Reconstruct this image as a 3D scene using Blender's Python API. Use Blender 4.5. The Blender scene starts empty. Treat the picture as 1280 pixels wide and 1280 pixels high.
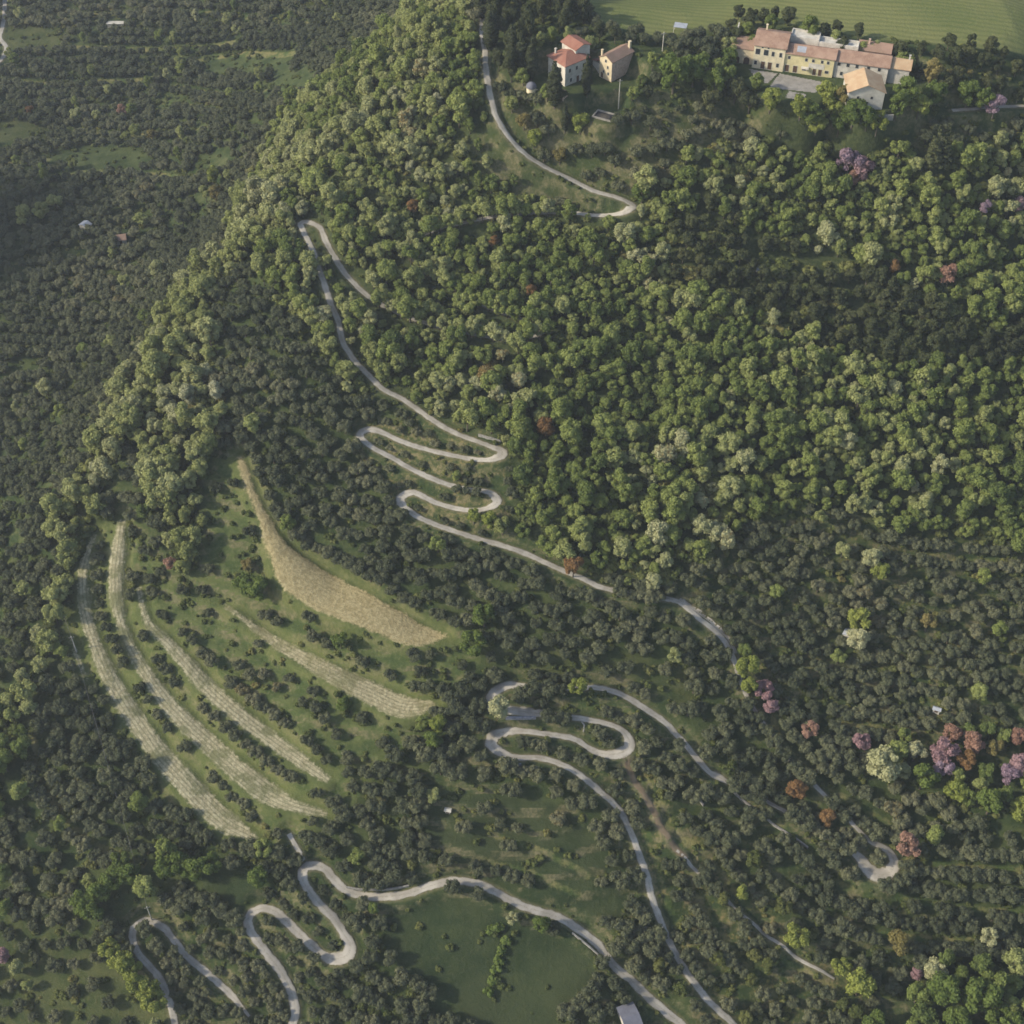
import bpy, math, random
import numpy as np
R = math.radians
S = bpy.context.scene
# ------------------------------------------------------------------ camera, sky, sun, exposure
CAM_H = 400.0
PITCH = R(47.0)
FPX = 1758.0                       # focal length in pixels of a 1280 px wide frame
cam_d = bpy.data.cameras.new("camera")
cam_d.sensor_width = 36.0
cam_d.lens = FPX / 1280.0 * 36.0
cam_d.clip_start = 1.0
cam_d.clip_end = 12000.0
cam = bpy.data.objects.new("camera", cam_d)
cam.location = (0, 0, CAM_H)
cam.rotation_euler = (math.pi / 2 - PITCH, 0, 0)
S.collection.objects.link(cam)
S.camera = cam

SUN_DIR = np.array([-0.90, -0.16, 0.0]); SUN_DIR /= np.linalg.norm(SUN_DIR)
SUN_EL = R(31.0)
sun_vec = (SUN_DIR[0] * math.cos(SUN_EL), SUN_DIR[1] * math.cos(SUN_EL), math.sin(SUN_EL))
world = bpy.data.worlds.new("World"); S.world = world
world.use_nodes = True
wn = world.node_tree.nodes; wn.clear()
sky = wn.new("ShaderNodeTexSky"); sky.sky_type = 'NISHITA'; sky.sun_disc = False
sky.sun_elevation = SUN_EL
sky.sun_rotation = math.atan2(sun_vec[0], sun_vec[1])
sky.dust_density = 2.0
bg = wn.new("ShaderNodeBackground"); bg.inputs[1].default_value = 0.15
wo = wn.new("ShaderNodeOutputWorld")
world.node_tree.links.new(sky.outputs[0], bg.inputs[0])
world.node_tree.links.new(bg.outputs[0], wo.inputs[0])
sun_d = bpy.data.lights.new("sun", 'SUN'); sun_d.energy = 3.7; sun_d.angle = R(3.0)
sun_d.color = (1.0, 0.90, 0.74)
sun = bpy.data.objects.new("sun", sun_d); S.collection.objects.link(sun)
from mathutils import Vector
sun.rotation_euler = Vector(sun_vec).to_track_quat('Z', 'Y').to_euler()
sun.location = (-400, -60, 500)
S.view_settings.view_transform = 'Standard'
S.view_settings.look = 'None'
S.view_settings.gamma = 1.0
S.view_settings.exposure = 0.56
S.cycles.max_bounces = 4
S.cycles.diffuse_bounces = 2
S.cycles.glossy_bounces = 1
S.cycles.transmission_bounces = 2
S.cycles.volume_bounces = 0
S.cycles.filter_width = 1.6

col = S.collection
rng = np.random.RandomState(7)
random.seed(7)

# ------------------------------------------------------------------ helpers
def tag(o, label=None, cat=None, group=None, kind=None):
    if label: o['label'] = label
    if cat: o['category'] = cat
    if group: o['group'] = group
    if kind: o['kind'] = kind
    return o

def smooth(t):
    t = np.clip(t, 0, 1)
    return t * t * (3 - 2 * t)

def mesh_np(name, verts, faces4=None, faces3=None):
    """mesh from numpy arrays of vertices, quads and triangles"""
    me = bpy.data.meshes.new(name)
    verts = np.asarray(verts, dtype=np.float32)
    f4 = np.zeros((0, 4), np.int32) if faces4 is None else np.asarray(faces4, np.int32)
    f3 = np.zeros((0, 3), np.int32) if faces3 is None else np.asarray(faces3, np.int32)
    me.vertices.add(len(verts)); me.vertices.foreach_set("co", verts.ravel())
    nl = f4.size + f3.size
    me.loops.add(nl)
    me.loops.foreach_set("vertex_index", np.concatenate([f4.ravel(), f3.ravel()]))
    me.polygons.add(len(f4) + len(f3))
    st = np.concatenate([np.arange(len(f4)) * 4, f4.size + np.arange(len(f3)) * 3]).astype(np.int32)
    me.polygons.foreach_set("loop_start", st)
    me.update(calc_edges=True)
    return me

def link(o, parent=None):
    col.objects.link(o)
    if parent is not None: o.parent = parent
    return o

def empty(name, loc, rz=0.0, **k):
    o = bpy.data.objects.new(name, None)
    o.empty_display_size = 0.5
    o.location = loc; o.rotation_euler = (0, 0, rz)
    link(o); tag(o, **k)
    return o

class MB:
    def __init__(s): s.v = []; s.f = []
    def poly(s, *pts):
        b = len(s.v); s.v += [tuple(p) for p in pts]; s.f.append(tuple(range(b, b + len(pts))))
    def hexa(s, lo, hi):
        """two matching rings of points joined to a closed solid"""
        n = len(lo); b = len(s.v)
        s.v += [tuple(p) for p in lo] + [tuple(p) for p in hi]
        s.f.append(tuple(range(b + n - 1, b - 1, -1))); s.f.append(tuple(range(b + n, b + 2 * n)))
        for i in range(n):
            j = (i + 1) % n
            s.f.append((b + i, b + j, b + n + j, b + n + i))
    def box(s, x0, x1, y0, y1, z0, z1):
        s.hexa([(x0, y0, z0), (x1, y0, z0), (x1, y1, z0), (x0, y1, z0)],
               [(x0, y0, z1), (x1, y0, z1), (x1, y1, z1), (x0, y1, z1)])
    def tube(s, pts, rad, n=7, cap=True):
        rings = []
        for i, p in enumerate(pts):
            p = Vector(p)
            d = (Vector(pts[min(i + 1, len(pts) - 1)]) - Vector(pts[max(i - 1, 0)])).normalized()
            a = d.orthogonal().normalized(); b_ = d.cross(a)
            r = rad[i] if hasattr(rad, '__len__') else rad
            base = len(s.v)
            for k in range(n):
                t = 2 * math.pi * k / n
                s.v.append(tuple(p + a * math.cos(t) * r + b_ * math.sin(t) * r))
            rings.append(base)
        for i in range(len(rings) - 1):
            for k in range(n):
                k2 = (k + 1) % n
                s.f.append((rings[i] + k, rings[i] + k2, rings[i + 1] + k2, rings[i + 1] + k))
        if cap:
            s.f.append(tuple(rings[0] + k for k in range(n - 1, -1, -1)))
            s.f.append(tuple(rings[-1] + k for k in range(n)))
    def mesh(s, name, *mats):
        me = bpy.data.meshes.new(name); me.from_pydata(s.v, [], s.f); me.update()
        for m in mats: me.materials.append(m)
        return me
    def build(s, name, mat, parent=None):
        return link(bpy.data.objects.new(name, s.mesh(name, mat)), parent)

# ------------------------------------------------------------------ node helpers / materials
def new_mat(name):
    m = bpy.data.materials.new(name); m.use_nodes = True
    nt = m.node_tree; nt.nodes.clear()
    out = nt.nodes.new("ShaderNodeOutputMaterial")
    return m, nt, out
class NT:
    def __init__(s, nt): s.nt = nt
    def n(s, t, **k):
        nd = s.nt.nodes.new(t)
        for a, b in k.items(): setattr(nd, a, b)
        return nd
    def l(s, a, b): s.nt.links.new(a, b)
    def val(s, sock, v):
        if hasattr(v, 'is_output') or hasattr(v, 'links'): s.l(v, sock)
        else: sock.default_value = v
    def math(s, op, a, b=0.0, c=0.0, clamp=False):
        m = s.n("ShaderNodeMath", operation=op); m.use_clamp = clamp
        s.val(m.inputs[0], a); s.val(m.inputs[1], b); s.val(m.inputs[2], c)
        return m.outputs[0]
    def rng(s, v, a, b, c=0.0, d=1.0):
        m = s.n("ShaderNodeMapRange"); m.interpolation_type = 'SMOOTHSTEP'
        s.val(m.inputs[0], v); m.inputs[1].default_value = a; m.inputs[2].default_value = b
        m.inputs[3].default_value = c; m.inputs[4].default_value = d
        return m.outputs[0]
    def mix(s, f, a, b):
        m = s.n("ShaderNodeMix", data_type='RGBA')
        s.val(m.inputs[0], f)
        for i, v in ((6, a), (7, b)):
            if isinstance(v, tuple): m.inputs[i].default_value = (*v, 1)
            else: s.l(v, m.inputs[i])
        return m.outputs[2]
    def noise(s, vec, scale, detail=3.0, rough=0.55):
        m = s.n("ShaderNodeTexNoise"); m.inputs["Scale"].default_value = scale
        m.inputs["Detail"].default_value = detail; m.inputs["Roughness"].default_value = rough
        s.l(vec, m.inputs["Vector"]); return m.outputs[0]
    def attr(s, name):
        m = s.n("ShaderNodeAttribute"); m.attribute_name = name; return m.outputs["Fac"]
    def ramp(s, f, stops):
        m = s.n("ShaderNodeValToRGB"); cr = m.color_ramp
        while len(cr.elements) > 1: cr.elements.remove(cr.elements[-1])
        cr.elements[0].position = stops[0][0]; cr.elements[0].color = (*stops[0][1], 1)
        for p, c in stops[1:]:
            e = cr.elements.new(p); e.color = (*c, 1)
        s.l(f, m.inputs[0]); return m.outputs[0]
    def bsdf(s, colr, rough=0.9, spec=0.2, out=None, bump=None, bstr=0.3, bdist=0.1):
        b = s.n("ShaderNodeBsdfPrincipled")
        if isinstance(colr, tuple): b.inputs["Base Color"].default_value = (*colr, 1)
        else: s.l(colr, b.inputs["Base Color"])
        s.val(b.inputs["Roughness"], rough)
        b.inputs["Specular IOR Level"].default_value = spec
        if bump is not None:
            bp = s.n("ShaderNodeBump"); bp.inputs["Strength"].default_value = bstr
            bp.inputs["Distance"].default_value = bdist
            s.l(bump, bp.inputs["Height"]); s.l(bp.outputs[0], b.inputs["Normal"])
        if out: s.l(b.outputs[0], out.inputs[0])
        return b.outputs[0]

def simple_mat(name, base, var=0.25, scale=0.6, rough=0.9, spec=0.2, dirt=None):
    m, nt, out = new_mat(name); N = NT(nt)
    g = N.n("ShaderNodeNewGeometry")
    a = N.noise(g.outputs["Position"], scale, 5.0)
    b = N.noise(g.outputs["Position"], scale * 6, 3.0)
    f = N.math('ADD', N.math('MULTIPLY', a, 0.65), N.math('MULTIPLY', b, 0.35))
    f = N.rng(f, 0.3, 0.7)
    lo = tuple(c * (1 - var) for c in base); hi = tuple(min(1, c * (1 + var * 0.6)) for c in base)
    if dirt: lo = dirt
    N.bsdf(N.mix(f, lo, hi), rough, spec, out, bump=b, bstr=0.2, bdist=0.05)
    return m

def leaf_mat(name, stops, patch=0.5, patch_scale=0.022, trans=0.34, inner=0.12):
    """foliage: colour picked per tree (random + woodland-scale patches), small leaf-scale variation"""
    m, nt, out = new_mat(name); N = NT(nt)
    oi = N.n("ShaderNodeObjectInfo"); g = N.n("ShaderNodeNewGeometry")
    pn = N.noise(oi.outputs["Location"], patch_scale, 2.0)
    pn = N.rng(pn, 0.3, 0.7)
    f = N.math('ADD', N.math('MULTIPLY', oi.outputs["Random"], 1 - patch), N.math('MULTIPLY', pn, patch))
    ln = N.noise(g.outputs["Position"], 0.9, 2.0)
    f = N.math('ADD', f, N.math('MULTIPLY', N.math('SUBTRACT', ln, 0.5), inner * 2), clamp=True)
    c = N.ramp(f, stops)
    v = N.noise(g.outputs["Position"], 3.0, 2.0)
    c = N.mix(N.rng(v, 0.35, 0.7, 0.0, 0.35), c, N.mix(0.5, c, (0.30, 0.30, 0.16)))
    d = N.n("ShaderNodeBsdfDiffuse"); t = N.n("ShaderNodeBsdfTranslucent"); mx = N.n("ShaderNodeMixShader")
    N.l(c, d.inputs[0]); N.l(c, t.inputs[0]); mx.inputs[0].default_value = trans
    N.l(d.outputs[0], mx.inputs[1]); N.l(t.outputs[0], mx.inputs[2]); N.l(mx.outputs[0], out.inputs[0])
    return m

M = {}
M['olive'] = leaf_mat('olive_foliage', [(0.0, (0.054, 0.068, 0.040)), (0.30, (0.082, 0.098, 0.057)),
                                      (0.60, (0.116, 0.130, 0.074)), (0.82, (0.160, 0.168, 0.096)), (0.93, (0.190, 0.192, 0.115)), (1.0, (0.185, 0.160, 0.075))], patch=0.5, inner=0.2)
M['broad'] = leaf_mat('broadleaf_foliage', [(0.0, (0.072, 0.108, 0.034)), (0.18, (0.116, 0.160, 0.043)),
                                      (0.42, (0.178, 0.224, 0.060)), (0.62, (0.240, 0.280, 0.084)),
                                      (0.80, (0.305, 0.325, 0.140)), (0.93, (0.38, 0.385, 0.22)), (1.0, (0.23, 0.165, 0.06))], patch=0.42)
M['belt'] = leaf_mat('pale_sunlit_foliage', [(0.0, (0.175, 0.205, 0.065)), (0.5, (0.300, 0.325, 0.125)),
                                      (0.8, (0.33, 0.34, 0.17)), (1.0, (0.41, 0.41, 0.27))], patch=0.4)  # pale leaves; on belt and wood front the paleness stands in for sun
M['darkwood'] = leaf_mat('evergreen_foliage', [(0.0, (0.036, 0.048, 0.026)), (0.6, (0.064, 0.080, 0.036)), (1.0, (0.11, 0.118, 0.05))])
M['shrub'] = leaf_mat('shrub_foliage', [(0.0, (0.05, 0.070, 0.022)), (0.5, (0.095, 0.120, 0.036)), (0.85, (0.16, 0.170, 0.055)), (1.0, (0.20, 0.16, 0.06))])
M['cypress'] = leaf_mat('cypress_foliage', [(0.0, (0.022, 0.032, 0.018)), (1.0, (0.042, 0.055, 0.028))])
M['lime'] = leaf_mat('yellow_green_foliage', [(0.0, (0.18, 0.22, 0.045)), (1.0, (0.28, 0.31, 0.075))])
M['green'] = leaf_mat('fresh_green_foliage', [(0.0, (0.085, 0.13, 0.028)), (1.0, (0.14, 0.19, 0.045))])
M['cream'] = leaf_mat('cream_blossom', [(0.0, (0.30, 0.32, 0.15)), (1.0, (0.46, 0.45, 0.27))])
M['pink'] = leaf_mat('pink_blossom', [(0.0, (0.30, 0.175, 0.19)), (1.0, (0.40, 0.27, 0.285))])
M['lilac'] = leaf_mat('lilac_blossom', [(0.0, (0.26, 0.18, 0.235)), (1.0, (0.35, 0.26, 0.32))])
M['salmon'] = leaf_mat('salmon_blossom', [(0.0, (0.28, 0.155, 0.115)), (1.0, (0.36, 0.225, 0.17))])
M['rust'] = leaf_mat('rust_foliage', [(0.0, (0.19, 0.10, 0.045)), (1.0, (0.26, 0.155, 0.065))])
M['ochre'] = leaf_mat('ochre_foliage', [(0.0, (0.17, 0.15, 0.05)), (1.0, (0.25, 0.21, 0.08))])
M['bark'] = simple_mat('bark', (0.10, 0.085, 0.065), 0.4, 3.0)
M['cream_wall'] = simple_mat('cream_stucco', (0.60, 0.53, 0.36), 0.22, 0.5)
M['yellow_wall'] = simple_mat('yellow_stucco', (0.54, 0.48, 0.27), 0.2, 0.5)
M['white_wall'] = simple_mat('white_stucco', (0.50, 0.475, 0.41), 0.3, 0.5)
M['grey_wall'] = simple_mat('pale_grey_stucco', (0.44, 0.42, 0.36), 0.22, 0.5)
M['pink_wall'] = simple_mat('rosy_stone', (0.48, 0.35, 0.27), 0.3, 1.5)
M['ochre_wall'] = simple_mat('ochre_stucco', (0.54, 0.46, 0.31), 0.2, 0.5)
M['stone'] = simple_mat('dry_stone', (0.26, 0.25, 0.225), 0.45, 1.6)
M['slate_stone'] = simple_mat('blue_grey_stone', (0.22, 0.225, 0.25), 0.4, 1.4)
M['metal'] = simple_mat('zinc_sheet', (0.30, 0.32, 0.35), 0.25, 0.6, 0.65, 0.3)
M['darkmetal'] = simple_mat('dark_roof_sheet', (0.13, 0.135, 0.16), 0.2, 0.6, 0.8, 0.15)
M['wood'] = simple_mat('weathered_pole_wood', (0.27, 0.25, 0.22), 0.3, 2.0)
M['shutter'] = simple_mat('brown_shutter', (0.09, 0.055, 0.035), 0.3, 2.0)
M['water'] = simple_mat('dark_pond_water', (0.022, 0.024, 0.03), 0.2, 0.3, 0.15, 0.5)
M['paving'] = simple_mat('pale_paving', (0.25, 0.235, 0.205), 0.30, 0.5)
M['cable'] = simple_mat('cable_rubber', (0.12, 0.12, 0.12), 0.1, 1.0)

def tile_mat(name, a, b, c):
    m, nt, out = new_mat(name); N = NT(nt)
    tc = N.n("ShaderNodeTexCoord"); g = N.n("ShaderNodeNewGeometry")
    n1 = N.noise(g.outputs["Position"], 0.35, 5.0); n2 = N.noise(g.outputs["Position"], 3.5, 2.0)
    w = N.n("ShaderNodeTexWave"); w.inputs["Scale"].default_value = 1.3; w.inputs["Distortion"].default_value = 0.6
    N.l(tc.outputs["Object"], w.inputs["Vector"])
    cc = N.mix(N.rng(n1, 0.38, 0.66), a, b)
    cc = N.mix(N.rng(n2, 0.5, 0.72, 0, 0.6), cc, c)
    cc = N.mix(N.math('MULTIPLY', w.outputs["Fac"], 0.25), cc, tuple(x * 0.6 for x in a))
    N.bsdf(cc, 0.9, 0.15, out, bump=w.outputs["Fac"], bstr=0.5, bdist=0.06)
    return m
M['tile'] = tile_mat('old_terracotta_tiles', (0.25, 0.155, 0.11), (0.35, 0.235, 0.17), (0.40, 0.32, 0.24))
M['tile_red'] = tile_mat('red_terracotta_tiles', (0.26, 0.115, 0.08), (0.31, 0.15, 0.105), (0.32, 0.21, 0.15))
M['tile_grey'] = tile_mat('faded_rosy_tiles', (0.24, 0.16, 0.115), (0.31, 0.20, 0.15), (0.33, 0.27, 0.20))
M['tile_pale'] = tile_mat('sunlit_ochre_tiles', (0.40, 0.27, 0.16), (0.46, 0.34, 0.21), (0.42, 0.36, 0.25))
def glass_mat():
    m, nt, out = new_mat('window_glass'); N = NT(nt)
    N.bsdf((0.03, 0.035, 0.04), 0.15, 0.5, out); return m
M['glass'] = glass_mat()

# ------------------------------------------------------------------ terrain shape
def ray(px, py):
    u = (px - 640) / FPX; v = (py - 640) / FPX
    return u, math.cos(PITCH) - v * math.sin(PITCH), math.sin(PITCH) + v * math.cos(PITCH)

CTRL = [(1030,90,475),(720,95,472),(1280,100,478),(1280,0,509),(900,0,509),(760,0,509),(610,60,480),(600,0,518),
 (480,60,530),(420,100,580),(350,60,655),(200,30,690),(0,0,715),(0,200,622),(200,150,640),(300,150,600),(380,170,545),
 (300,280,520),(250,290,570),(100,300,575),(0,400,540),(150,420,525),(0,560,505),(100,500,508),(200,450,482),
 (130,560,470),(60,700,458),(0,760,455),(0,900,432),(0,1280,395),(0,1100,411),
 (380,280,482),(450,540,455),(280,540,459),(250,620,452),(450,400,468),(560,300,478),(700,250,476),(620,180,477),
 (650,400,464),(620,560,448),(800,400,464),(1000,350,469),(1280,300,477),(1000,200,476),(1280,200,480),
 (850,600,443),(850,740,432),(930,650,440),(1100,600,447),(1280,640,451),(1100,800,433),(1280,900,423),
 (1000,1000,412),(1280,1280,388),(850,900,421),(600,800,428),(500,950,414),(400,1040,406),(200,900,429),
 (150,750,446),(350,720,441),(450,760,434),(280,850,432),(300,1180,397),(640,1280,387),(900,1280,388),
 (700,1050,404),(1100,1150,400),(840,130,470),(1150,140,471)]
cp = []
for px, py, d in CTRL:
    a, b, s = ray(px, py); cp.append((a * d, b * d, CAM_H - s * d))
cp = np.array(cp)
def U(r2): return np.where(r2 > 0, r2 * np.log(np.maximum(r2, 1e-12)), 0.0)
P = cp[:, :2] / 100.0
n = len(P)
K = U(((P[:, None] - P[None]) ** 2).sum(-1)) + np.eye(n) * 0.03
A = np.zeros((n + 3, n + 3)); A[:n, :n] = K; A[:n, n] = 1; A[:n, n + 1:] = P; A[n, :n] = 1; A[n + 1:, :n] = P.T
W = np.linalg.solve(A, np.concatenate([cp[:, 2], np.zeros(3)]))

def vnoise(x, y, scale, seed):
    """cheap smooth value noise"""
    r = np.random.RandomState(seed); T = r.rand(256, 256)
    u = x / scale + 1000; v = y / scale + 1000
    i = np.floor(u).astype(int); j = np.floor(v).astype(int); fu = smooth(u - i); fv = smooth(v - j)
    g = lambda a, b: T[a % 256, b % 256]
    return (g(i, j) * (1 - fu) * (1 - fv) + g(i + 1, j) * fu * (1 - fv) + g(i, j + 1) * (1 - fu) * fv + g(i + 1, j + 1) * fu * fv) - 0.5

def base_h(x, y):
    xc = np.clip(x, -300, 205); yc = np.clip(y, 140, 700)
    sh = xc.shape; q = np.stack([xc.ravel(), yc.ravel()], -1) / 100.0
    z = np.zeros(len(q))
    for k in range(n):
        z += W[k] * U(((q - P[k]) ** 2).sum(-1))
    z += W[n] + q @ W[n + 1:]
    z = z.reshape(sh)
    z = np.where(z > 157, 157 + (z - 157) * 0.15, z)
    z = np.where(z < 6, 6 + (z - 6) * 0.2, z)
    return z

X0, X1, Y0, Y1 = -300.0, 230.0, 130.0, 720.0
gx = np.arange(X0, X1 + 0.5, 1.0); gy = np.arange(Y0, Y1 + 0.5, 1.0)
GX, GY = np.meshgrid(gx, gy)                 # [row y, col x]
# the thin plate spline on every 5 m, then interpolated to 1 m
sx = np.arange(X0, X1 + 5.1, 5.0); sy = np.arange(Y0, Y1 + 5.1, 5.0)
SX, SY = np.meshgrid(sx, sy); SZ = base_h(SX, SY)
def bil(Z, x0, y0, step, x, y):
    u = np.clip((x - x0) / step, 0, Z.shape[1] - 1.001); v = np.clip((y - y0) / step, 0, Z.shape[0] - 1.001)
    i = u.astype(int); j = v.astype(int); fu = u - i; fv = v - j
    return Z[j, i] * (1 - fu) * (1 - fv) + Z[j, i + 1] * fu * (1 - fv) + Z[j + 1, i] * (1 - fu) * fv + Z[j + 1, i + 1] * fu * fv
GZ = bil(SZ, X0, Y0, 5.0, GX, GY)
GZ0 = GZ.copy()
def H(x, y):
    return bil(GZ, X0, Y0, 1.0, np.asarray(x, float), np.asarray(y, float))
TS = np.arange(330, 900, 1.0)
def at(px, py, h=0.0):
    """point of the ground (or h above it) seen at this place of the photograph"""
    a, b, s = ray(px, py)
    x = a * TS; y = b * TS; z = CAM_H - s * TS
    g = H(x, y) + h
    below = np.nonzero(z < g)[0]
    if len(below) == 0: i = len(TS) - 1
    else: i = below[0]
    if i == 0: t = TS[0]
    else:
        d0 = z[i - 1] - g[i - 1]; d1 = z[i] - g[i]
        t = TS[i - 1] + d0 / (d0 - d1 + 1e-9)
    return a * t, b * t, float(H(a * t, b * t))
def project(x, y, z):
    dz = z - CAM_H
    dep = y * math.cos(PITCH) - dz * math.sin(PITCH)
    up = y * math.sin(PITCH) + dz * math.cos(PITCH)
    return 640 + FPX * x / dep, 640 - FPX * up / dep, dep

def inpoly(px, py, poly):
    px = np.asarray(px); py = np.asarray(py); c = np.zeros(px.shape, bool); m = len(poly)
    for i in range(m):
        x1, y1 = poly[i]; x2, y2 = poly[(i + 1) % m]
        if y1 == y2: continue
        k = ((y1 > py) != (y2 > py)) & (px < (x2 - x1) * (py - y1) / (y2 - y1) + x1)
        c ^= k
    return c

# ------------------------------------------------------------------ map of what grows where (traced areas of ground)
FOREST = [(540,-60),(500,25),(455,65),(410,95),(350,150),(325,200),(300,250),(290,292),(312,335),(345,372),(385,420),(420,462),(455,495),
 (500,515),(545,520),(600,540),(640,566),(655,600),(640,640),(660,672),(700,696),(765,722),(830,730),(885,705),(935,655),
 (1010,632),(1075,645),(1130,668),(1290,690),(2000,700),(2000,185),(1280,170),(1170,190),(1060,178),(1000,165),(930,180),(860,190),
 (830,225),(800,245),(760,275),(710,262),(655,245),(600,215),(590,190),(606,150),(600,100),(600,60),(590,20),(600,-60)]
BELT = [(372,165),(375,200),(340,250),(322,300),(308,330),(275,368),(262,430),(283,520),(260,572),(252,640),(242,700),(222,722),
 (200,660),(172,570),(160,545),(135,600),(118,640),(165,640),(108,672),(100,740),(84,800),(52,880),(25,950),(-60,1090),(-60,960),(5,890),(28,840),
 (55,770),(75,700),(62,650),(95,590),(135,525),(165,465),(208,392),(228,345),(290,312),(305,262),(345,190)]
STRIPS = [(255,640),(262,572),(300,560),(330,620),(365,690),(430,722),(500,758),(570,790),(600,830),(560,880),(500,940),(440,1000),(410,1030),
 (330,1060),(250,1040),(190,980),(140,900),(95,820),(84,790),(98,740),(106,668),(160,635),(200,700),(225,725),(248,700)]
ROADSHRUB = [(455,525),(560,525),(640,560),(640,660),(600,680),(520,655),(470,600),(440,550)]
GRASSHILL = [(606,80),(690,130),(740,150),(820,130),(1000,165),(1060,180),(1000,170),(930,180),(860,190),(830,225),(800,245),(740,235),(680,205),(640,170),(612,120)]
GRASSLEFT = [(590,150),(622,150),(650,195),(720,240),(705,255),(650,240),(600,215),(560,200)]
DARKPATCH = [(835,275),(880,262),(1000,300),(1090,345),(1200,400),(1290,415),(1290,455),(1130,450),(1030,430),(960,400),(880,385),(838,345)]
CLEARING = [(915,305),(975,308),(1075,330),(1090,348),(1020,350),(940,340)]
FIELD = [(700,-100),(722,10),(760,35),(830,48),(905,32),(960,28),(1100,50),(1200,58),(1290,70),(2000,100),(2000,-300),(700,-300)]
VGROUND = [(870,85),(925,40),(960,30),(1130,70),(1150,150),(1020,150),(930,120)]
HOUSEG = [(640,60),(740,40),(820,60),(815,130),(740,150),(690,130),(650,118)]
MEADOW1 = [(470,1136),(545,1116),(600,1122),(690,1162),(740,1195),(745,1225),(705,1262),(690,1300),(600,1300),(570,1262),(525,1225),(485,1185)]
MEADOW2 = [(545,1000),(640,985),(720,1010),(770,1080),(775,1160),(700,1130),(620,1100),(520,1095)]
MEADOW3 = [(262,1085),(322,1075),(330,1120),(290,1130),(255,1115)]
BOTLEFT = [(-60,1160),(60,1150),(150,1195),(205,1260),(215,1340),(-60,1340)]
RIGHTOPEN = [(790,950),(850,1000),(920,1090),(1010,1180),(1100,1250),(1180,1340),(900,1340),(840,1200),(800,1060)]
TERR_R = [(690,870),(800,860),(870,950),(960,1000),(1010,1070),(1130,1130),(1330,1160),(1330,1400),(600,1400),(780,1180),(750,1000)]
MIDGRASS = [(575,820),(700,800),(850,830),(870,880),(800,868),(640,850)]
BOTGROVE = [(205,1150),(300,1160),(430,1090),(450,1170),(420,1340),(215,1340)]
RAVINE = [(560,860),(640,850),(640,960),(600,1000),(500,1010),(430,1020),(480,960)]
VALOPEN = [[(-60,25),(75,30),(70,62),(-60,65)],[(-60,150),(62,152),(60,178),(-60,185)],[(55,188),(172,180),(175,206),(70,210)],
 [(235,70),(370,62),(365,92),(250,96)],[(330,95),(400,85),(390,110),(330,118)],[(240,190),(290,190),(290,215),(235,212)],[(95,120),(150,118),(140,130)]]
RIGHTSLOPE = [(860,730),(935,655),(1010,632),(1075,645),(1130,668),(2000,690),(2000,960),(1180,950),(1080,930),(960,880),(915,820)]

GPX, GPY, GD = project(GX, GY, GZ)
def mask(poly, soft=2, lift=0):
    m = inpoly(GPX, GPY - lift, poly).astype(float)
    for _ in range(soft):
        k = m.copy()
        k[1:-1, 1:-1] = (m[1:-1, 1:-1] * 2 + m[:-2, 1:-1] + m[2:, 1:-1] + m[1:-1, :-2] + m[1:-1, 2:]) / 6
        m = k
    return m
m_forest = np.maximum(mask(FOREST), mask(BELT)); m_field = mask(FIELD, 3)
m_hill = np.maximum.reduce([mask(p, 6) for p in (STRIPS, TERR_R, RIGHTSLOPE, RIGHTOPEN, MEADOW2, RAVINE, BOTGROVE)])
# broad unevenness, woodland hummocks and cultivation terraces cut into the open slopes
GZ += vnoise(GX, GY, 38, 1) * 3.0 * (1 - m_field) + vnoise(GX, GY, 13, 2) * 0.9 * (1 - m_field)
def terrace(z, step):
    q = z / step; f = np.floor(q); t = q - f
    return (f + smooth((t - 0.62) / 0.38)) * step
zt = GZ + vnoise(GX, GY, 25, 3) * 1.5
GZ = GZ + (terrace(zt, 2.6) - zt) * 0.75 * m_hill * (1 - m_forest)

# ------------------------------------------------------------------ traced lines on the ground: roads, tilled strips
def catmull(pts, sub=8):
    pts = [np.array(p, float) for p in pts]; out = []
    for i in range(len(pts) - 1):
        p0 = pts[max(i - 1, 0)]; p1 = pts[i]; p2 = pts[i + 1]; p3 = pts[min(i + 2, len(pts) - 1)]
        for k in range(sub):
            t = k / sub
            out.append(0.5 * ((2 * p1) + (p2 - p0) * t + (2 * p0 - 5 * p1 + 4 * p2 - p3) * t * t + (3 * p1 - p0 - 3 * p2 + p3) * t ** 3))
    out.append(pts[-1]); return np.array(out)
def world_line(pts, hw, step=0.6, zs=9):
    """traced points (x, y[, half width]) -> array of x, y, z, half width on the ground"""
    w = []
    for p in pts:
        x, y, z = at(p[0], p[1]); w.append((x, y, p[2] if len(p) > 2 else hw))
    c = catmull(w)
    seg = np.concatenate([[0], np.cumsum(np.hypot(np.diff(c[:, 0]), np.diff(c[:, 1])))])
    s = np.arange(0, seg[-1], step)
    o = np.stack([np.interp(s, seg, c[:, k]) for k in range(3)], -1)
    z = bil(GZ, X0, Y0, 1.0, o[:, 0], o[:, 1])
    k = int(zs / step); zp = np.pad(z, k, mode='edge')
    z = np.convolve(zp, np.ones(2 * k + 1) / (2 * k + 1), 'valid')
    return np.column_stack([o[:, 0], o[:, 1], z, np.maximum(o[:, 2], 0.3)])

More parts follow.
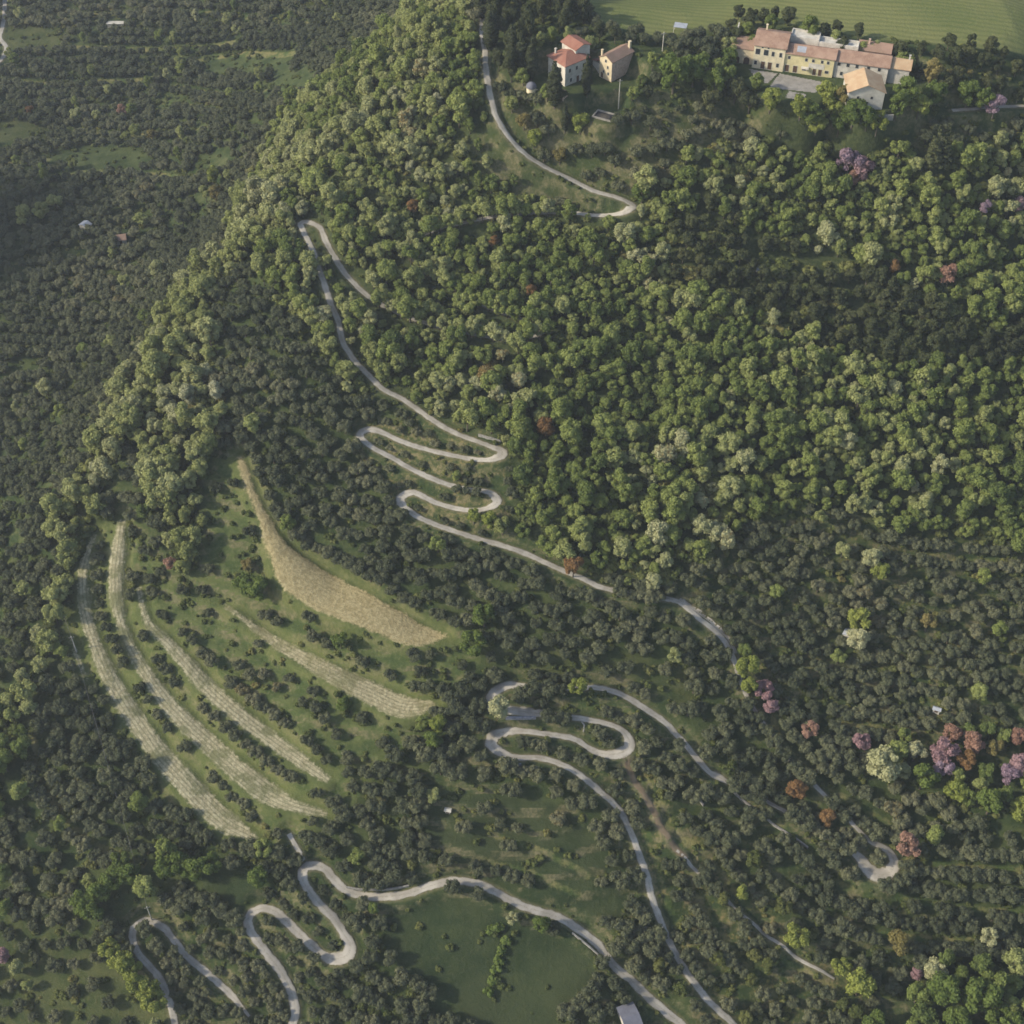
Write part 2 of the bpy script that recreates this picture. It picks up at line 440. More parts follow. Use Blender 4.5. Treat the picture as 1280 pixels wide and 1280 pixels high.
HIDE = [[(470,262),(703,262),(700,432),(470,432)],[(918,832),(950,832),(1010,925),(1108,1045),(1085,1066),(1030,1066),(985,1030),(900,985),(900,965)],[(765,736),(845,736),(845,762),(765,762)],[(650,850),(712,850),(712,868),(650,868)],[(678,886),(722,886),(722,903),(678,903)],[(566,604),(602,604),(602,622),(566,622)]]
ROADS = {}
ROADS['upper'] = (1.05, [(612,-20),(604,15),(603,40),(606,60),(608,94),(617,141),(630,168),(647,188),(668,205),(694,217),(721,230),(744,242),
  (764,245),(781,249),(792,259,1.4),(781,270,1.3),(764,272),(734,269),(711,266)])
ROADS['upper2'] = (1.0, [(711,266),(660,267),(600,275),(540,290),(505,310),(512,322),(559,356),(600,380),(653,400),(684,416,1.3)])
ROADS['upper3'] = (1.0, [(684,416),(640,425),(580,415),(520,400),(465,373),(440,350),(428,336),(408,302),(400,282),(386,277,1.3),(376,282,1.3),(380,292),
  (390,312),(403,349),(413,380),(423,403),(428,428),(442,452),(462,472),(479,489),(502,499),(526,516),(549,531),(573,544),(593,551),(613,558),
  (627,563,1.7),(625,573,1.6),(606,577),(586,574),(549,566),(522,559),(499,551),(479,541),(465,536,1.4),(455,537,1.4),(450,545,1.4),(456,554),(469,563),(492,574),
  (512,586),(543,600),(566,608),(590,613),(606,613),(618,619,1.4),(621,631,1.5),(606,639),(590,640),(573,637),(549,630),(532,622),(517,614,1.3),(505,618,1.5),(500,626,1.5),(506,637,1.2),
  (522,647),(546,657),(569,665),(600,675),(627,682),(660,694),(694,710),(727,724),(747,734),(775,741),(805,746),(828,748),(845,751),(860,762),(877,778),
  (897,794),(909,811),(917,828,.9),(926,856,.7),(940,885,.7),(960,915,.7),(985,950,.7),(1020,985,.7),(1060,1025,.7),(1085,1052,.8),(1098,1058),(1111,1065,1.1),(1117,1078,1.5),(1112,1092,2.0),
  (1099,1097,2.4),(1087,1089,2.3),(1077,1074,1.7),(1066,1063,1.2),(1052,1054,.8),(1020,1037,.7),(985,1015,.7),(945,995,.7),(915,980,.7),(897,971,1.3),(887,965),(867,941),(848,920),(831,902),(811,887),(788,873),
  (765,862),(741,859),(715,860),(687,861),(655,857),(636,857,1.4),(618,866,1.7),(614,880,2),(626,890,2),(645,889,1.8),(674,892,1.4),(700,896),(727,899),(761,906),(778,915),(787,928,1.6),
  (781,942,1.7),(762,946,1.5),(740,936),(717,923),(680,917),(657,914),(635,914,1.5),(618,921,1.9),(615,934,1.8),(630,944,1.3),(648,948),(673,947),(704,957),(727,971),(754,994),(774,1014),(788,1041),
  (798,1068),(808,1095),(815,1125),(822,1145),(834,1175),(855,1212),(884,1250),(917,1282),(935,1310)])
ROADS['lower'] = (1.25, [(875,1310),(852,1282),(828,1260),(808,1243),(791,1226),(768,1206),(747,1179),(721,1159),(694,1144),(660,1135),(640,1126),(620,1114),(593,1103),(566,1101),(543,1106),
  (522,1114),(506,1119),(479,1122),(448,1119),(427,1110),(414,1094),(403,1082),(386,1080,1.5),(378,1090,1.5),(381,1107),(396,1127),(417,1149),(430,1168),(438,1183,1.5),(434,1197,2),(420,1201,2),(404,1194),
  (386,1179),(363,1156),(345,1139),(326,1134,1.3),(312,1144,1.4),(312,1162),(329,1186),(350,1214),(364,1240),(369,1262),(366,1285),(355,1310)])
ROADS['join'] = (0.7, [(361,1041),(370,1058),(380,1076)])
ROADS['loop'] = (1.0, [(312,1272,.4),(300,1256,.6),(283,1237),(255,1213),(232,1193),(215,1172),(203,1157),(185,1149,1.2),(170,1157,1.2),(166,1173,1.1),(175,1195),(195,1217),(208,1240),(214,1260),(220,1285),(226,1310)])
ROADS['brown'] = (0.95, [(781,948),(786,962),(793,978),(811,1005),(826,1035),(843,1060),(858,1078)])
ROADS['path'] = (0.55, [(845,1063),(877,1097),(907,1125),(944,1159),(984,1189),(1011,1206),(1045,1225,.4)])
ROADS['far'] = (1.1, [(5,-20),(6,15),(3,35),(0,48),(8,60),(2,75),(-10,85)])
ROADS['east'] = (0.9, [(1190,138),(1215,137),(1240,134),(1290,133),(1350,132)])
ROADS['drive'] = (0.7, [(850,747),(870,762),(895,782),(912,800),(921,822)])
STRIPLINES = [
 (1.0, [(300,572,1.5),(312,610,1.8),(332,655,2.2),(350,690,4),(372,720,6.8),(400,738,7.3),(440,757,6.8),(485,779,5.8),(525,795,4.3),(556,794,1.2)]),
 (0.25, [(281,757,.7),(322,788,1.4),(370,818,2.3),(425,848,3.0),(465,867,3.6),(505,884,3.6),(540,880,1.3)]),
 (0.0, [(174,735,1.0),(185,778,1.3),(215,810,1.9),(248,848,2.4),(285,883,2.6),(330,918,2.5),(370,947,2.2),(408,975,1.4)]),
 (0.0, [(152,650,1.2),(147,694,2.4),(145,734,2.3),(151,778,1.6),(166,815,1.7),(192,857,2.2),(222,893,2.7),(262,930,2.9),(300,965,3.1),(335,992,3.2),(368,1008,2),(408,1018,1)]),
 (0.0, [(118,668,.8),(105,715,1.7),(107,765,1.9),(121,812,2.1),(145,862,2.6),(178,912,2.9),(212,957,3.1),(250,998,3.3),(285,1030,3.1),(320,1048,1.2)]),
 (0.1, [(88,800,.7),(98,825,.8),(108,850,.6)]),
]
LINES = []
for k, (hw, pts) in ROADS.items():
    LINES.append([k, world_line(pts, hw), 'road'])
SL = []
for gold, pts in STRIPLINES:
    L_ = world_line(pts, 1.0, zs=5)
    if gold < 0.5: L_[:, 3] *= 1.15
    SL.append([gold, L_, 'strip'])

D_road = np.full(GX.shape, 30.0); D_vis = D_road.copy(); W_bench = np.zeros(GX.shape); Z_bench = np.zeros(GX.shape)
LANES = [(1.3,[(905,1030),(951,1078),(984,1109),(1018,1135),(1058,1156),(1110,1168),(1180,1175),(1250,1180)]),(1.2,[(850,1041),(884,1068),(905,1100),(930,1124),(955,1150)]),
 (1.2,[(985,1205),(1028,1230),(1065,1252),(1110,1290)]),(1.0,[(966,895),(978,927),(1011,964),(1045,992),(1080,1010)]),(1.4,[(806,975),(828,1008),(845,1045),(862,1062)]),
 (1.0,[(1040,905),(1099,910),(1150,925)]),(1.0,[(940,705),(955,722),(998,761),(1020,800)]),(0.9,[(1045,734),(1060,765),(1090,790)]),(1.0,[(620,1045),(680,1065),(735,1095)]),(1.0,[(600,1075),(660,1090),(725,1120)]),
 (1.2,[(1130,1078),(1200,1085),(1300,1090)]),(1.0,[(1120,1120),(1200,1135),(1300,1140)]),(1.1,[(900,1110),(935,1150),(980,1200)]),(1.1,[(860,1100),(890,1150),(930,1205),(980,1260)]),(1.1,[(835,1130),(860,1180),(900,1230)]),
 (1.2,[(40,915),(60,990),(110,1050),(180,1080)]),(1.0,[(690,880),(760,885),(810,905),(840,940)]),(1.0,[(800,1010),(815,1060),(828,1110)]),(1.2,[(930,800),(960,850),(1000,880)]),(1.0,[(1100,690),(1180,700),(1280,705)]),
 (1.1,[(1010,1000),(1060,1000),(1110,1030)]),(1.1,[(960,1010),(1000,1060),(1060,1110),(1130,1140)]),(2.6,[(240,75),(300,68),(370,66)]),(2.4,[(0,100),(90,105),(200,98)]),(2.2,[(60,220),(150,215),(250,222)]),(2.4,[(220,110),(300,118),(380,112)]),(2.2,[(90,60),(200,62),(300,52)]),(2.0,[(100,20),(220,15),(330,22)]),(2.0,[(110,135),(210,128),(300,140)]),(2.0,[(70,160),(160,168),(260,160)]),(1.8,[(0,205),(60,200)]),(2.0,[(380,30),(430,25),(480,20)]),(1.3,[(10,330),(120,325),(200,340)]),(1.3,[(0,420),(90,425),(150,415)])]
D_lane = np.full(GX.shape, -4.0)
for hw, pts in LANES:
    for x, y, z, w in world_line(pts, hw * 1.0):
        c0 = max(int(x - X0 - 7), 0); c1 = min(int(x - X0 + 7) + 2, GX.shape[1]); r0 = max(int(y - Y0 - 7), 0); r1 = min(int(y - Y0 + 7) + 2, GX.shape[0])
        if c0 < c1 and r0 < r1:
            sl = (slice(r0, r1), slice(c0, c1)); D_lane[sl] = np.maximum(D_lane[sl], w - np.hypot(GX[sl] - x, GY[sl] - y))
D_strip = np.full(GX.shape, -4.0); A_cross = np.zeros(GX.shape); T_strip = np.zeros(GX.shape)
def stamp(L, hwx, blend, R_, dist=None, strip=None):
    for i in range(len(L)):
        x, y, z, hw = L[i]
        j = min(i + 1, len(L) - 1); h = max(i - 1, 0)
        tx, ty = L[j][0] - L[h][0], L[j][1] - L[h][1]; q = math.hypot(tx, ty) + 1e-6; tx /= q; ty /= q
        c0 = max(int(x - X0 - R_), 0); c1 = min(int(x - X0 + R_) + 2, GX.shape[1])
        r0 = max(int(y - Y0 - R_), 0); r1 = min(int(y - Y0 + R_) + 2, GX.shape[0])
        if c0 >= c1 or r0 >= r1: continue
        sl = (slice(r0, r1), slice(c0, c1))
        dx = GX[sl] - x; dy = GY[sl] - y; d = np.sqrt(dx * dx + dy * dy)
        w = smooth(1 - (d - hw - hwx) / blend)
        upd = w > W_bench[sl]
        W_bench[sl] = np.where(upd, w, W_bench[sl]); Z_bench[sl] = np.where(upd, z, Z_bench[sl])
        if dist is not None: dist[sl] = np.minimum(dist[sl], d - hw)
        if strip is not None:
            e = hw - d; u2 = e > D_strip[sl]
            D_strip[sl] = np.where(u2, e, D_strip[sl])
            A_cross[sl] = np.where(u2, dx * -ty + dy * tx, A_cross[sl]); T_strip[sl] = np.where(u2, strip, T_strip[sl])
for g_, L, _ in SL: stamp(L, 0.6, 2.6, 11, strip=g_)
W_s, Z_s = W_bench.copy(), Z_bench.copy()
GZ = GZ * (1 - W_s) + Z_s * W_s
W_bench[:] = 0
for nm, L, _ in LINES:
    if nm in ('path', 'drive', 'brown'): L[:, 2] = H(L[:, 0], L[:, 1])
for nm, L, _ in LINES:
    if nm in ('path', 'drive', 'join'): continue
    qx, qy, _q = project(L[:, 0], L[:, 1], L[:, 2])
    hidden = np.zeros(len(L), bool)
    for h_ in HIDE: hidden |= inpoly(qx, qy, h_)
    for i in np.nonzero(~hidden)[0]:
        x, y, z, hw = L[i]
        c0 = max(int(x - X0 - 9), 0); c1 = min(int(x - X0 + 9) + 2, GX.shape[1]); r0 = max(int(y - Y0 - 9), 0); r1 = min(int(y - Y0 + 9) + 2, GX.shape[0])
        sl = (slice(r0, r1), slice(c0, c1)); D_vis[sl] = np.minimum(D_vis[sl], np.hypot(GX[sl] - x, GY[sl] - y) - hw)
for nm, L, _ in LINES: stamp(L, 1.5 if nm not in ('path', 'drive') else 1.1, 1.9, 12 if nm not in ('path',) else 7, dist=D_road)
GZ = GZ * (1 - W_bench) + Z_bench * W_bench

# level ground under the buildings
PADS = []
def pad(px, py, r, blend=6.0, z=None):
    global GZ
    x, y, z0 = at(px, py); z = z0 if z is None else z
    d = np.hypot(GX - x, GY - y); w = smooth(1 - (d - r) / blend)
    GZ = GZ * (1 - w) + z * w
    PADS.append((x, y, r)); return x, y, z
vx, vy, vz = at(1000, 96)
for q in (945, 975, 1005, 1035, 1065, 1095, 1115): pad(q, 84 + (q - 938) * 0.14, 10, 6, vz)
pad(1085, 125, 8, 4, vz - 0.5)
for q in ((950,98),(965,104),(985,104),(1005,106),(1020,110),(985,120),(1005,122),(970,118)): pad(q[0], q[1], 6, 4, vz - 0.25)
hz_ = at(706, 109)[2]
pad(710, 95, 10, 5, hz_); pad(768, 95, 8, 4, hz_ - 0.3)
pad(757, 144, 6, 3)

# ------------------------------------------------------------------ ground sheet reaching past everything in view
def grow(a, b, first, stop, up=True):
    out = [a]; s = first
    while abs(out[-1] - a) < stop: out.append(out[-1] + (s if up else -s)); s *= 1.35
    return out[1:]
xs = np.concatenate([grow(X0, 0, 2, 1800, False)[::-1], gx, grow(X1, 0, 2, 1800)])
ys = np.concatenate([grow(Y0, 0, 2, 700, False)[::-1], gy, grow(Y1, 0, 2, 2200)])
FX, FY = np.meshgrid(xs, ys)
ix = np.clip(np.searchsorted(gx, np.clip(FX, X0, X1)), 0, len(gx) - 1)
iy = np.clip(np.searchsorted(gy, np.clip(FY, Y0, Y1)), 0, len(gy) - 1)
def full(a): return a[iy, ix]
FZ = full(GZ)
FZ = FZ + 178 * np.exp(-((FX + 430) / 58) ** 2) * np.exp(-(np.maximum(np.abs(FY - 440) - 20, 0) / 55) ** 2)   # unseen hill added to cast shade on the valley floor
V = np.stack([FX.ravel(), FY.ravel(), FZ.ravel()], -1)
nr, nc = FX.shape
idx = np.arange(nr * nc).reshape(nr, nc)
Q = np.stack([idx[:-1, :-1], idx[:-1, 1:], idx[1:, 1:], idx[1:, :-1]], -1).reshape(-1, 4)
me = mesh_np("ground", V, Q)
me.polygons.foreach_set("use_smooth", np.ones(len(me.polygons), bool))
def add_attr(name, arr):
    a = me.attributes.new(name, 'FLOAT', 'POINT'); a.data.foreach_set("value", full(arr).astype(np.float32).ravel())
add_attr("strip", D_strip); add_attr("across", A_cross); add_attr("gold", T_strip)
add_attr("roadd", np.clip(D_road, -2, 12)); add_attr("forest", m_forest); add_attr("field", m_field)
add_attr("meadow", np.maximum.reduce([mask(p, 3) for p in [GRASSHILL, GRASSLEFT, BOTLEFT, MIDGRASS] + VALOPEN[:2]]))
add_attr("bright", mask(STRIPS, 3))
add_attr("lane", D_lane)
add_attr("lush", np.maximum.reduce([mask(p, 3) for p in (MEADOW1, MEADOW2, MEADOW3)]))
add_attr("dry", np.maximum.reduce([mask(RIGHTOPEN, 4), mask(ROADSHRUB, 3), 0.5 * mask(RIGHTSLOPE, 3)]))
ground = bpy.data.objects.new("ground", me); link(ground); tag(ground, kind='structure')

m, nt, out = new_mat("hillside_ground"); N = NT(nt)
g = N.n("ShaderNodeNewGeometry"); pos = g.outputs["Position"]
n_big = N.noise(pos, 0.03, 4.0); n_mid = N.noise(pos, 0.16, 5.0, 0.62); n_fine = N.noise(pos, 0.9, 4.0, 0.65); n_tiny = N.noise(pos, 3.5, 3.0, 0.6)
grass = N.mix(N.rng(n_mid, 0.35, 0.66), (0.026, 0.043, 0.015), (0.060, 0.078, 0.027))
grass = N.mix(N.rng(n_fine, 0.48, 0.75, 0, 0.5), grass, (0.105, 0.108, 0.045))
litter = N.mix(N.rng(n_fine, 0.35, 0.65), (0.030, 0.044, 0.016), (0.060, 0.072, 0.028))
c = N.mix(N.attr("forest"), grass, litter)
mead = N.mix(N.rng(n_mid, 0.35, 0.65), (0.036, 0.052, 0.018), (0.070, 0.080, 0.030))
mead = N.mix(N.rng(n_fine, 0.5, 0.75, 0, 0.55), mead, (0.105, 0.10, 0.045))
c = N.mix(N.attr("meadow"), c, mead)
lush = N.mix(N.rng(n_mid, 0.35, 0.7), (0.022, 0.036, 0.014), (0.038, 0.052, 0.020))
lush = N.mix(N.rng(n_big, 0.42, 0.6, 0, 0.6), lush, (0.048, 0.060, 0.025))
lush = N.mix(N.rng(n_fine, 0.5, 0.72, 0, 0.45), lush, (0.062, 0.070, 0.030))
c = N.mix(N.attr("lush"), c, lush)
dryc = N.mix(N.rng(n_fine, 0.4, 0.7), (0.09, 0.10, 0.035), (0.21, 0.165, 0.075))
df = N.math('MULTIPLY', N.attr("dry"), N.rng(N.math('ADD', n_mid, N.math('MULTIPLY', n_fine, 0.3)), 0.6, 0.8))
c = N.mix(df, c, dryc)
brt = N.mix(N.rng(n_mid, 0.35, 0.65), (0.045, 0.068, 0.021), (0.092, 0.112, 0.037))
brt = N.mix(N.rng(n_fine, 0.45, 0.75, 0, 0.5), brt, (0.135, 0.140, 0.06))
c = N.mix(N.attr("bright"), c, brt)
lnf = N.rng(N.math('ADD', N.attr("lane"), N.math('MULTIPLY', N.math('SUBTRACT', n_fine, 0.5), 2.0)), -0.3, 0.8)
c = N.mix(N.math('MULTIPLY', lnf, 0.85), c, N.mix(N.rng(n_mid, 0.4, 0.62), (0.062, 0.090, 0.027), (0.185, 0.168, 0.070)))
# steep terrace banks: thin grass and stone
sep = N.n("ShaderNodeSeparateXYZ"); N.l(g.outputs["True Normal"], sep.inputs[0])
steep = N.math('MULTIPLY', N.rng(sep.outputs[2], 0.90, 0.78), N.rng(n_mid, 0.42, 0.6))
steep = N.math('MULTIPLY', steep, N.math('SUBTRACT', 1.0, N.attr("forest")))
bank = N.mix(N.rng(n_fine, 0.35, 0.65), (0.075, 0.078, 0.035), (0.17, 0.15, 0.085))
c = N.mix(N.math('MULTIPLY', steep, 0.75), c, bank)
# arable field on the plateau, drilled in rows
sp = N.n("ShaderNodeSeparateXYZ"); N.l(pos, sp.inputs[0])
rowc = N.math('ADD', N.math('MULTIPLY', sp.outputs[0], 0.2), sp.outputs[1])
rowc = N.math('ADD', rowc, N.math('MULTIPLY', n_big, 9.0))
rows = N.math('SINE', N.math('MULTIPLY', rowc, 2 * math.pi / 2.9))
fieldc = N.mix(N.rng(n_big, 0.35, 0.65), (0.115, 0.138, 0.043), (0.165, 0.175, 0.062))
fieldc = N.mix(N.rng(n_fine, 0.4, 0.75, 0, 0.4), fieldc, (0.20, 0.18, 0.075))
fieldc = N.mix(N.rng(rows, -0.6, 0.9, 0, 0.42), fieldc, (0.07, 0.095, 0.032))
c = N.mix(N.attr("field"), c, fieldc)
# road verges
ver = N.math('MULTIPLY', N.rng(N.math('ADD', N.attr("roadd"), N.math('MULTIPLY', n_fine, 2.2)), 2.3, 1.0), 0.8)
verc = N.mix(N.rng(n_fine, 0.35, 0.65), (0.09, 0.095, 0.04), (0.21, 0.18, 0.11))
c = N.mix(ver, c, verc)
# tilled strips
edge = N.math('ADD', N.attr("strip"), N.math('ADD', N.math('MULTIPLY', N.math('SUBTRACT', n_fine, 0.5), 2.4), N.math('MULTIPLY', N.math('SUBTRACT', n_mid, 0.5), 3.0)))
sm = N.rng(edge, -0.3, 0.9)
fur = N.math('SINE', N.math('MULTIPLY', N.math('ADD', N.attr("across"), N.math('MULTIPLY', n_mid, 0.7)), 2 * math.pi / 1.15))
beige = N.mix(N.rng(n_fine, 0.35, 0.68), (0.25, 0.225, 0.135), (0.42, 0.385, 0.25))
beige = N.mix(N.rng(n_mid, 0.47, 0.62, 0, 0.75), beige, (0.115, 0.125, 0.052))
beige = N.mix(N.rng(fur, 0.0, 0.9, 0, 0.45), beige, (0.105, 0.11, 0.05))
goldc = N.mix(N.rng(n_fine, 0.35, 0.68), (0.25, 0.205, 0.10), (0.38, 0.325, 0.175))
goldc = N.mix(N.rng(n_tiny, 0.45, 0.7, 0, 0.4), goldc, (0.13, 0.125, 0.06))
goldc = N.mix(N.rng(fur, 0.3, 0.95, 0, 0.2), goldc, (0.15, 0.13, 0.07))
sc_ = N.mix(N.attr("gold"), beige, goldc)
c = N.mix(sm, c, sc_)
# mown green edge beside each strip
eg = N.math('MULTIPLY', N.rng(N.attr("strip"), -3.2, -1.4), N.math('SUBTRACT', 1.0, sm))
c = N.mix(N.math('MULTIPLY', eg, 0.55), c, N.mix(n_mid, (0.07, 0.088, 0.028), (0.14, 0.15, 0.05)))
N.bsdf(c, 0.95, 0.08, out, bump=N.math('ADD', n_fine, N.math('MULTIPLY', n_tiny, 0.4)), bstr=0.7, bdist=0.5)
me.materials.append(m)

# ------------------------------------------------------------------ road sheets
def road_mat(name, lo, hi, spot):
    m, nt, out = new_mat(name); N = NT(nt)
    g = N.n("ShaderNodeNewGeometry"); p = g.outputs["Position"]
    a = N.noise(p, 0.25, 4.0); b = N.noise(p, 2.2, 4.0, 0.65)
    c = N.mix(N.rng(a, 0.35, 0.65), lo, hi)
    uv = N.n("ShaderNodeAttribute"); uv.attribute_name = "cross"
    mid = N.rng(N.math('ABSOLUTE', uv.outputs["Fac"]), 0.28, 0.08)
    edge = N.rng(N.math('ABSOLUTE', uv.outputs["Fac"]), 0.72, 1.0)
    c = N.mix(N.math('MULTIPLY', mid, N.rng(b, 0.4, 0.65, 0.0, 0.45)), c, spot)
    c = N.mix(N.math('MULTIPLY', edge, N.rng(b, 0.35, 0.6, 0.1, 0.9)), c, spot)
    N.bsdf(c, 0.92, 0.12, out, bump=b, bstr=0.3, bdist=0.05)
    return m
M['gravel'] = road_mat('pale_gravel', (0.275, 0.255, 0.215), (0.40, 0.372, 0.315), (0.16, 0.15, 0.095))
M['earth'] = road_mat('brown_earth', (0.13, 0.098, 0.062), (0.18, 0.14, 0.09), (0.11, 0.11, 0.055))
def ribbon(name, L, mat, lift=0.09, nacross=7):
    L = L[::2]
    T = np.gradient(L[:, :2], axis=0); T /= np.linalg.norm(T, axis=1)[:, None] + 1e-9
    k = 3
    Tp = np.pad(T, ((k, k), (0, 0)), mode='edge')
    T = np.stack([np.convolve(Tp[:, i], np.ones(2 * k + 1) / (2 * k + 1), 'valid') for i in (0, 1)], -1)
    T /= np.linalg.norm(T, axis=1)[:, None] + 1e-9
    Nn = np.stack([-T[:, 1], T[:, 0]], -1)
    u = np.linspace(-1, 1, nacross); vs = []; cr = []
    jit = (np.random.RandomState(len(L)).rand(len(L), 2) - 0.5) * 0.35
    for a in u:
        j = jit[:, 0] if a < 0 else jit[:, 1]
        w = L[:, 3] * (1 + (j if abs(a) == 1 else 0))
        x = L[:, 0] + Nn[:, 0] * a * w; y = L[:, 1] + Nn[:, 1] * a * w
        z = H(x, y) + lift - (0.05 if abs(a) == 1 else 0)
        vs.append(np.stack([x, y, z], -1)); cr.append(np.full(len(L), a))
    Vv = np.stack(vs, 1); n_, mm = Vv.shape[:2]
    ii = np.arange(n_ * mm).reshape(n_, mm)
    q = np.stack([ii[:-1, :-1], ii[1:, :-1], ii[1:, 1:], ii[:-1, 1:]], -1).reshape(-1, 4)
    me = mesh_np(name, Vv.reshape(-1, 3), q)
    a = me.attributes.new("cross", 'FLOAT', 'POINT'); a.data.foreach_set("value", np.stack(cr, 1).astype(np.float32).ravel())
    me.materials.append(mat)
    o = bpy.data.objects.new(name, me); link(o); tag(o, kind='structure'); return o
for nm, L, _ in LINES:
    lift = 0.17 if nm in ('upper', 'upper3', 'lower', 'far', 'east') else (0.15 if nm in ('upper2', 'loop') else 0.13)
    ribbon('path' if nm in ('path', 'brown', 'join', 'drive') else 'road', L, M['earth'] if nm in ('brown',) else M['gravel'], lift)

# ------------------------------------------------------------------ foliage building blocks
def icos(sub=1):
    import bmesh
    b = bmesh.new(); bmesh.ops.create_icosphere(b, subdivisions=sub, radius=1.0)
    v = np.array([q.co[:] for q in b.verts]); f = np.array([[w.index for w in t.verts] for t in b.faces]); b.free()
    return v, f
ICO_V, ICO_F = icos(2)
def crown_arrays(lobes, nleaf, leaf, seed, core=0.86, droop=0.0):
    r = np.random.RandomState(seed); V = []; F3 = []; F4 = []; base = 0
    area = np.array([l[3] ** 2 for l in lobes]); cnt = np.maximum((nleaf * area / area.sum()).astype(int), 6)
    for (x, y, z, rad, sz), nn in zip([(l[0], l[1], l[2], l[3], l[4] if len(l) > 4 else 0.85) for l in lobes], cnt):
        v = ICO_V * (1 + (r.rand(len(ICO_V), 1) - 0.5) * 0.30)
        v = v * np.array([rad, rad, rad * sz]) * core + np.array([x, y, z])
        V.append(v); F3.append(ICO_F + base); base += len(v)
        d = r.randn(nn, 3); d /= np.linalg.norm(d, axis=1)[:, None]; d[:, 2] = np.abs(d[:, 2]) * np.where(r.rand(nn) < 0.25, -1, 1)
        p = d * np.array([rad, rad, rad * sz]) * (0.78 + 0.38 * r.rand(nn, 1)) + np.array([x, y, z])
        nrm = d + r.randn(nn, 3) * 0.7; nrm /= np.linalg.norm(nrm, axis=1)[:, None]
        t = np.cross(nrm, r.randn(nn, 3)); t /= np.linalg.norm(t, axis=1)[:, None] + 1e-9
        b2 = np.cross(nrm, t)
        s = leaf * (0.6 + 0.8 * r.rand(nn, 1))
        c4 = np.stack([p - t * s - b2 * s * .3, p + b2 * s * .75 - t * s * .1, p + t * s + b2 * s * .2, p - b2 * s * .75], 1)
        V.append(c4.reshape(-1, 3)); F4.append(np.arange(nn * 4).reshape(nn, 4) + base); base += nn * 4
    return np.concatenate(V), np.concatenate(F4), np.concatenate(F3)
def trunk_mb(h, r0, spread, seed, limbs=4):
    rr = random.Random(seed); b = MB()
    b.tube([(0, 0, -0.6), (0.04, 0.02, h * 0.4), (rr.uniform(-.2, .2), rr.uniform(-.2, .2), h)], [r0 * 1.25, r0 * 0.9, r0 * 0.6], 6)
    for i in range(limbs):
        a = 2 * math.pi * (i + rr.random() * 0.6) / limbs
        b.tube([(0, 0, h * 0.75), (math.cos(a) * spread * .45, math.sin(a) * spread * .45, h * 1.15), (math.cos(a) * spread, math.sin(a) * spread, h * 1.6)],
               [r0 * .5, r0 * .36, r0 * .16], 5)
    return b
def make_proto(kind, i):
    """-> (crown mesh arrays, trunk MB); radius 1 olive = 2.6 m crown, broadleaf 3.4 m"""
    r = random.Random(f"{kind}{i}")
    lob = []
    if kind == 'olive':
        Rr = 2.6
        for k in range(19):
            a = r.uniform(0, 6.283); q = math.sqrt(r.random()) * Rr * 0.78
            z = 2.5 + r.uniform(-0.6, 1.0) * (1 - (q / Rr) ** 2) + r.uniform(-.3, .3)
            lob.append((math.cos(a) * q, math.sin(a) * q, z, r.uniform(0.7, 1.1), 0.85))
        return crown_arrays(lob, 1500, 0.21, i + 10, core=0.80), trunk_mb(1.3, 0.26, 1.2, i)
    if kind == 'broad':
        Rr = 3.4
        lean = (r.uniform(-.4, .4), r.uniform(-.4, .4))
        nl_ = r.randint(15, 28); sq = r.uniform(0.7, 1.25)
        for k in range(nl_):
            a = r.uniform(0, 6.283); zz = r.uniform(-1, 1) * sq;
            zz = max(-1, min(1, zz)); q = math.sqrt(max(0, 1 - zz * zz)) * Rr * r.uniform(0.35, 0.78)
            z = 5.0 + zz * 2.6 + r.uniform(-.3, .3)
            lob.append((math.cos(a) * q + lean[0], math.sin(a) * q + lean[1], z, r.uniform(0.55, 1.5), 0.9))
        return crown_arrays(lob, 2400, 0.27, i + 40, core=0.80), trunk_mb(3.2, 0.24, 1.6, i)
    if kind == 'cypress':
        for k in range(26):
            t = k / 25; z = 1.0 + t * 13.2; w = 1.35 * math.sin(math.pi * min(1, (t * .86 + .12))) ** 0.75 * (1 - t * .25)
            for j in range(2):
                a = r.uniform(0, 6.283)
                lob.append((math.cos(a) * w * .35, math.sin(a) * w * .35, z, max(w * .72, .22), 1.35))
        return crown_arrays(lob, 2400, 0.17, i + 80, core=0.9), trunk_mb(1.6, 0.2, 0.3, i, 2)
    if kind == 'conifer':
        for k in range(46):
            t = k / 45; z = 2.2 + t * 13.5; w = 3.6 * (1 - t) ** 0.8 + .25
            for j in range(3 if t < .6 else 1):
                a = r.uniform(0, 6.283); q = w * r.uniform(.3, .75)
                lob.append((math.cos(a) * q, math.sin(a) * q, z - q * .12, max(w * .32, .3), 0.6))
        return crown_arrays(lob, 3200, 0.26, i + 90, core=0.85), trunk_mb(3.0, 0.3, 0.8, i, 3)
    if kind == 'shrub':
        for k in range(6):
            a = r.uniform(0, 6.283); q = math.sqrt(r.random()) * 0.55
            lob.append((math.cos(a) * q, math.sin(a) * q, 0.4 + r.uniform(-.1, .25), r.uniform(0.35, 0.6), 0.85))
        return crown_arrays(lob, 170, 0.16, i + 120), None
PROTO = {}
for kind, cnt in (('olive', 6), ('broad', 11), ('cypress', 2), ('conifer', 2), ('shrub', 4)):
    PROTO[kind] = []
    for i in range(cnt):
        (v, f4, f3), tb = make_proto(kind, i)
        cm = mesh_np('crown', v, f4, f3)
        cm.materials.append(M['olive'] if kind == 'olive' else M['broad'])
        tm = tb.mesh('trunk', M['bark']) if tb else None
        PROTO[kind].append((cm, tm, (v, f4, f3), tb))

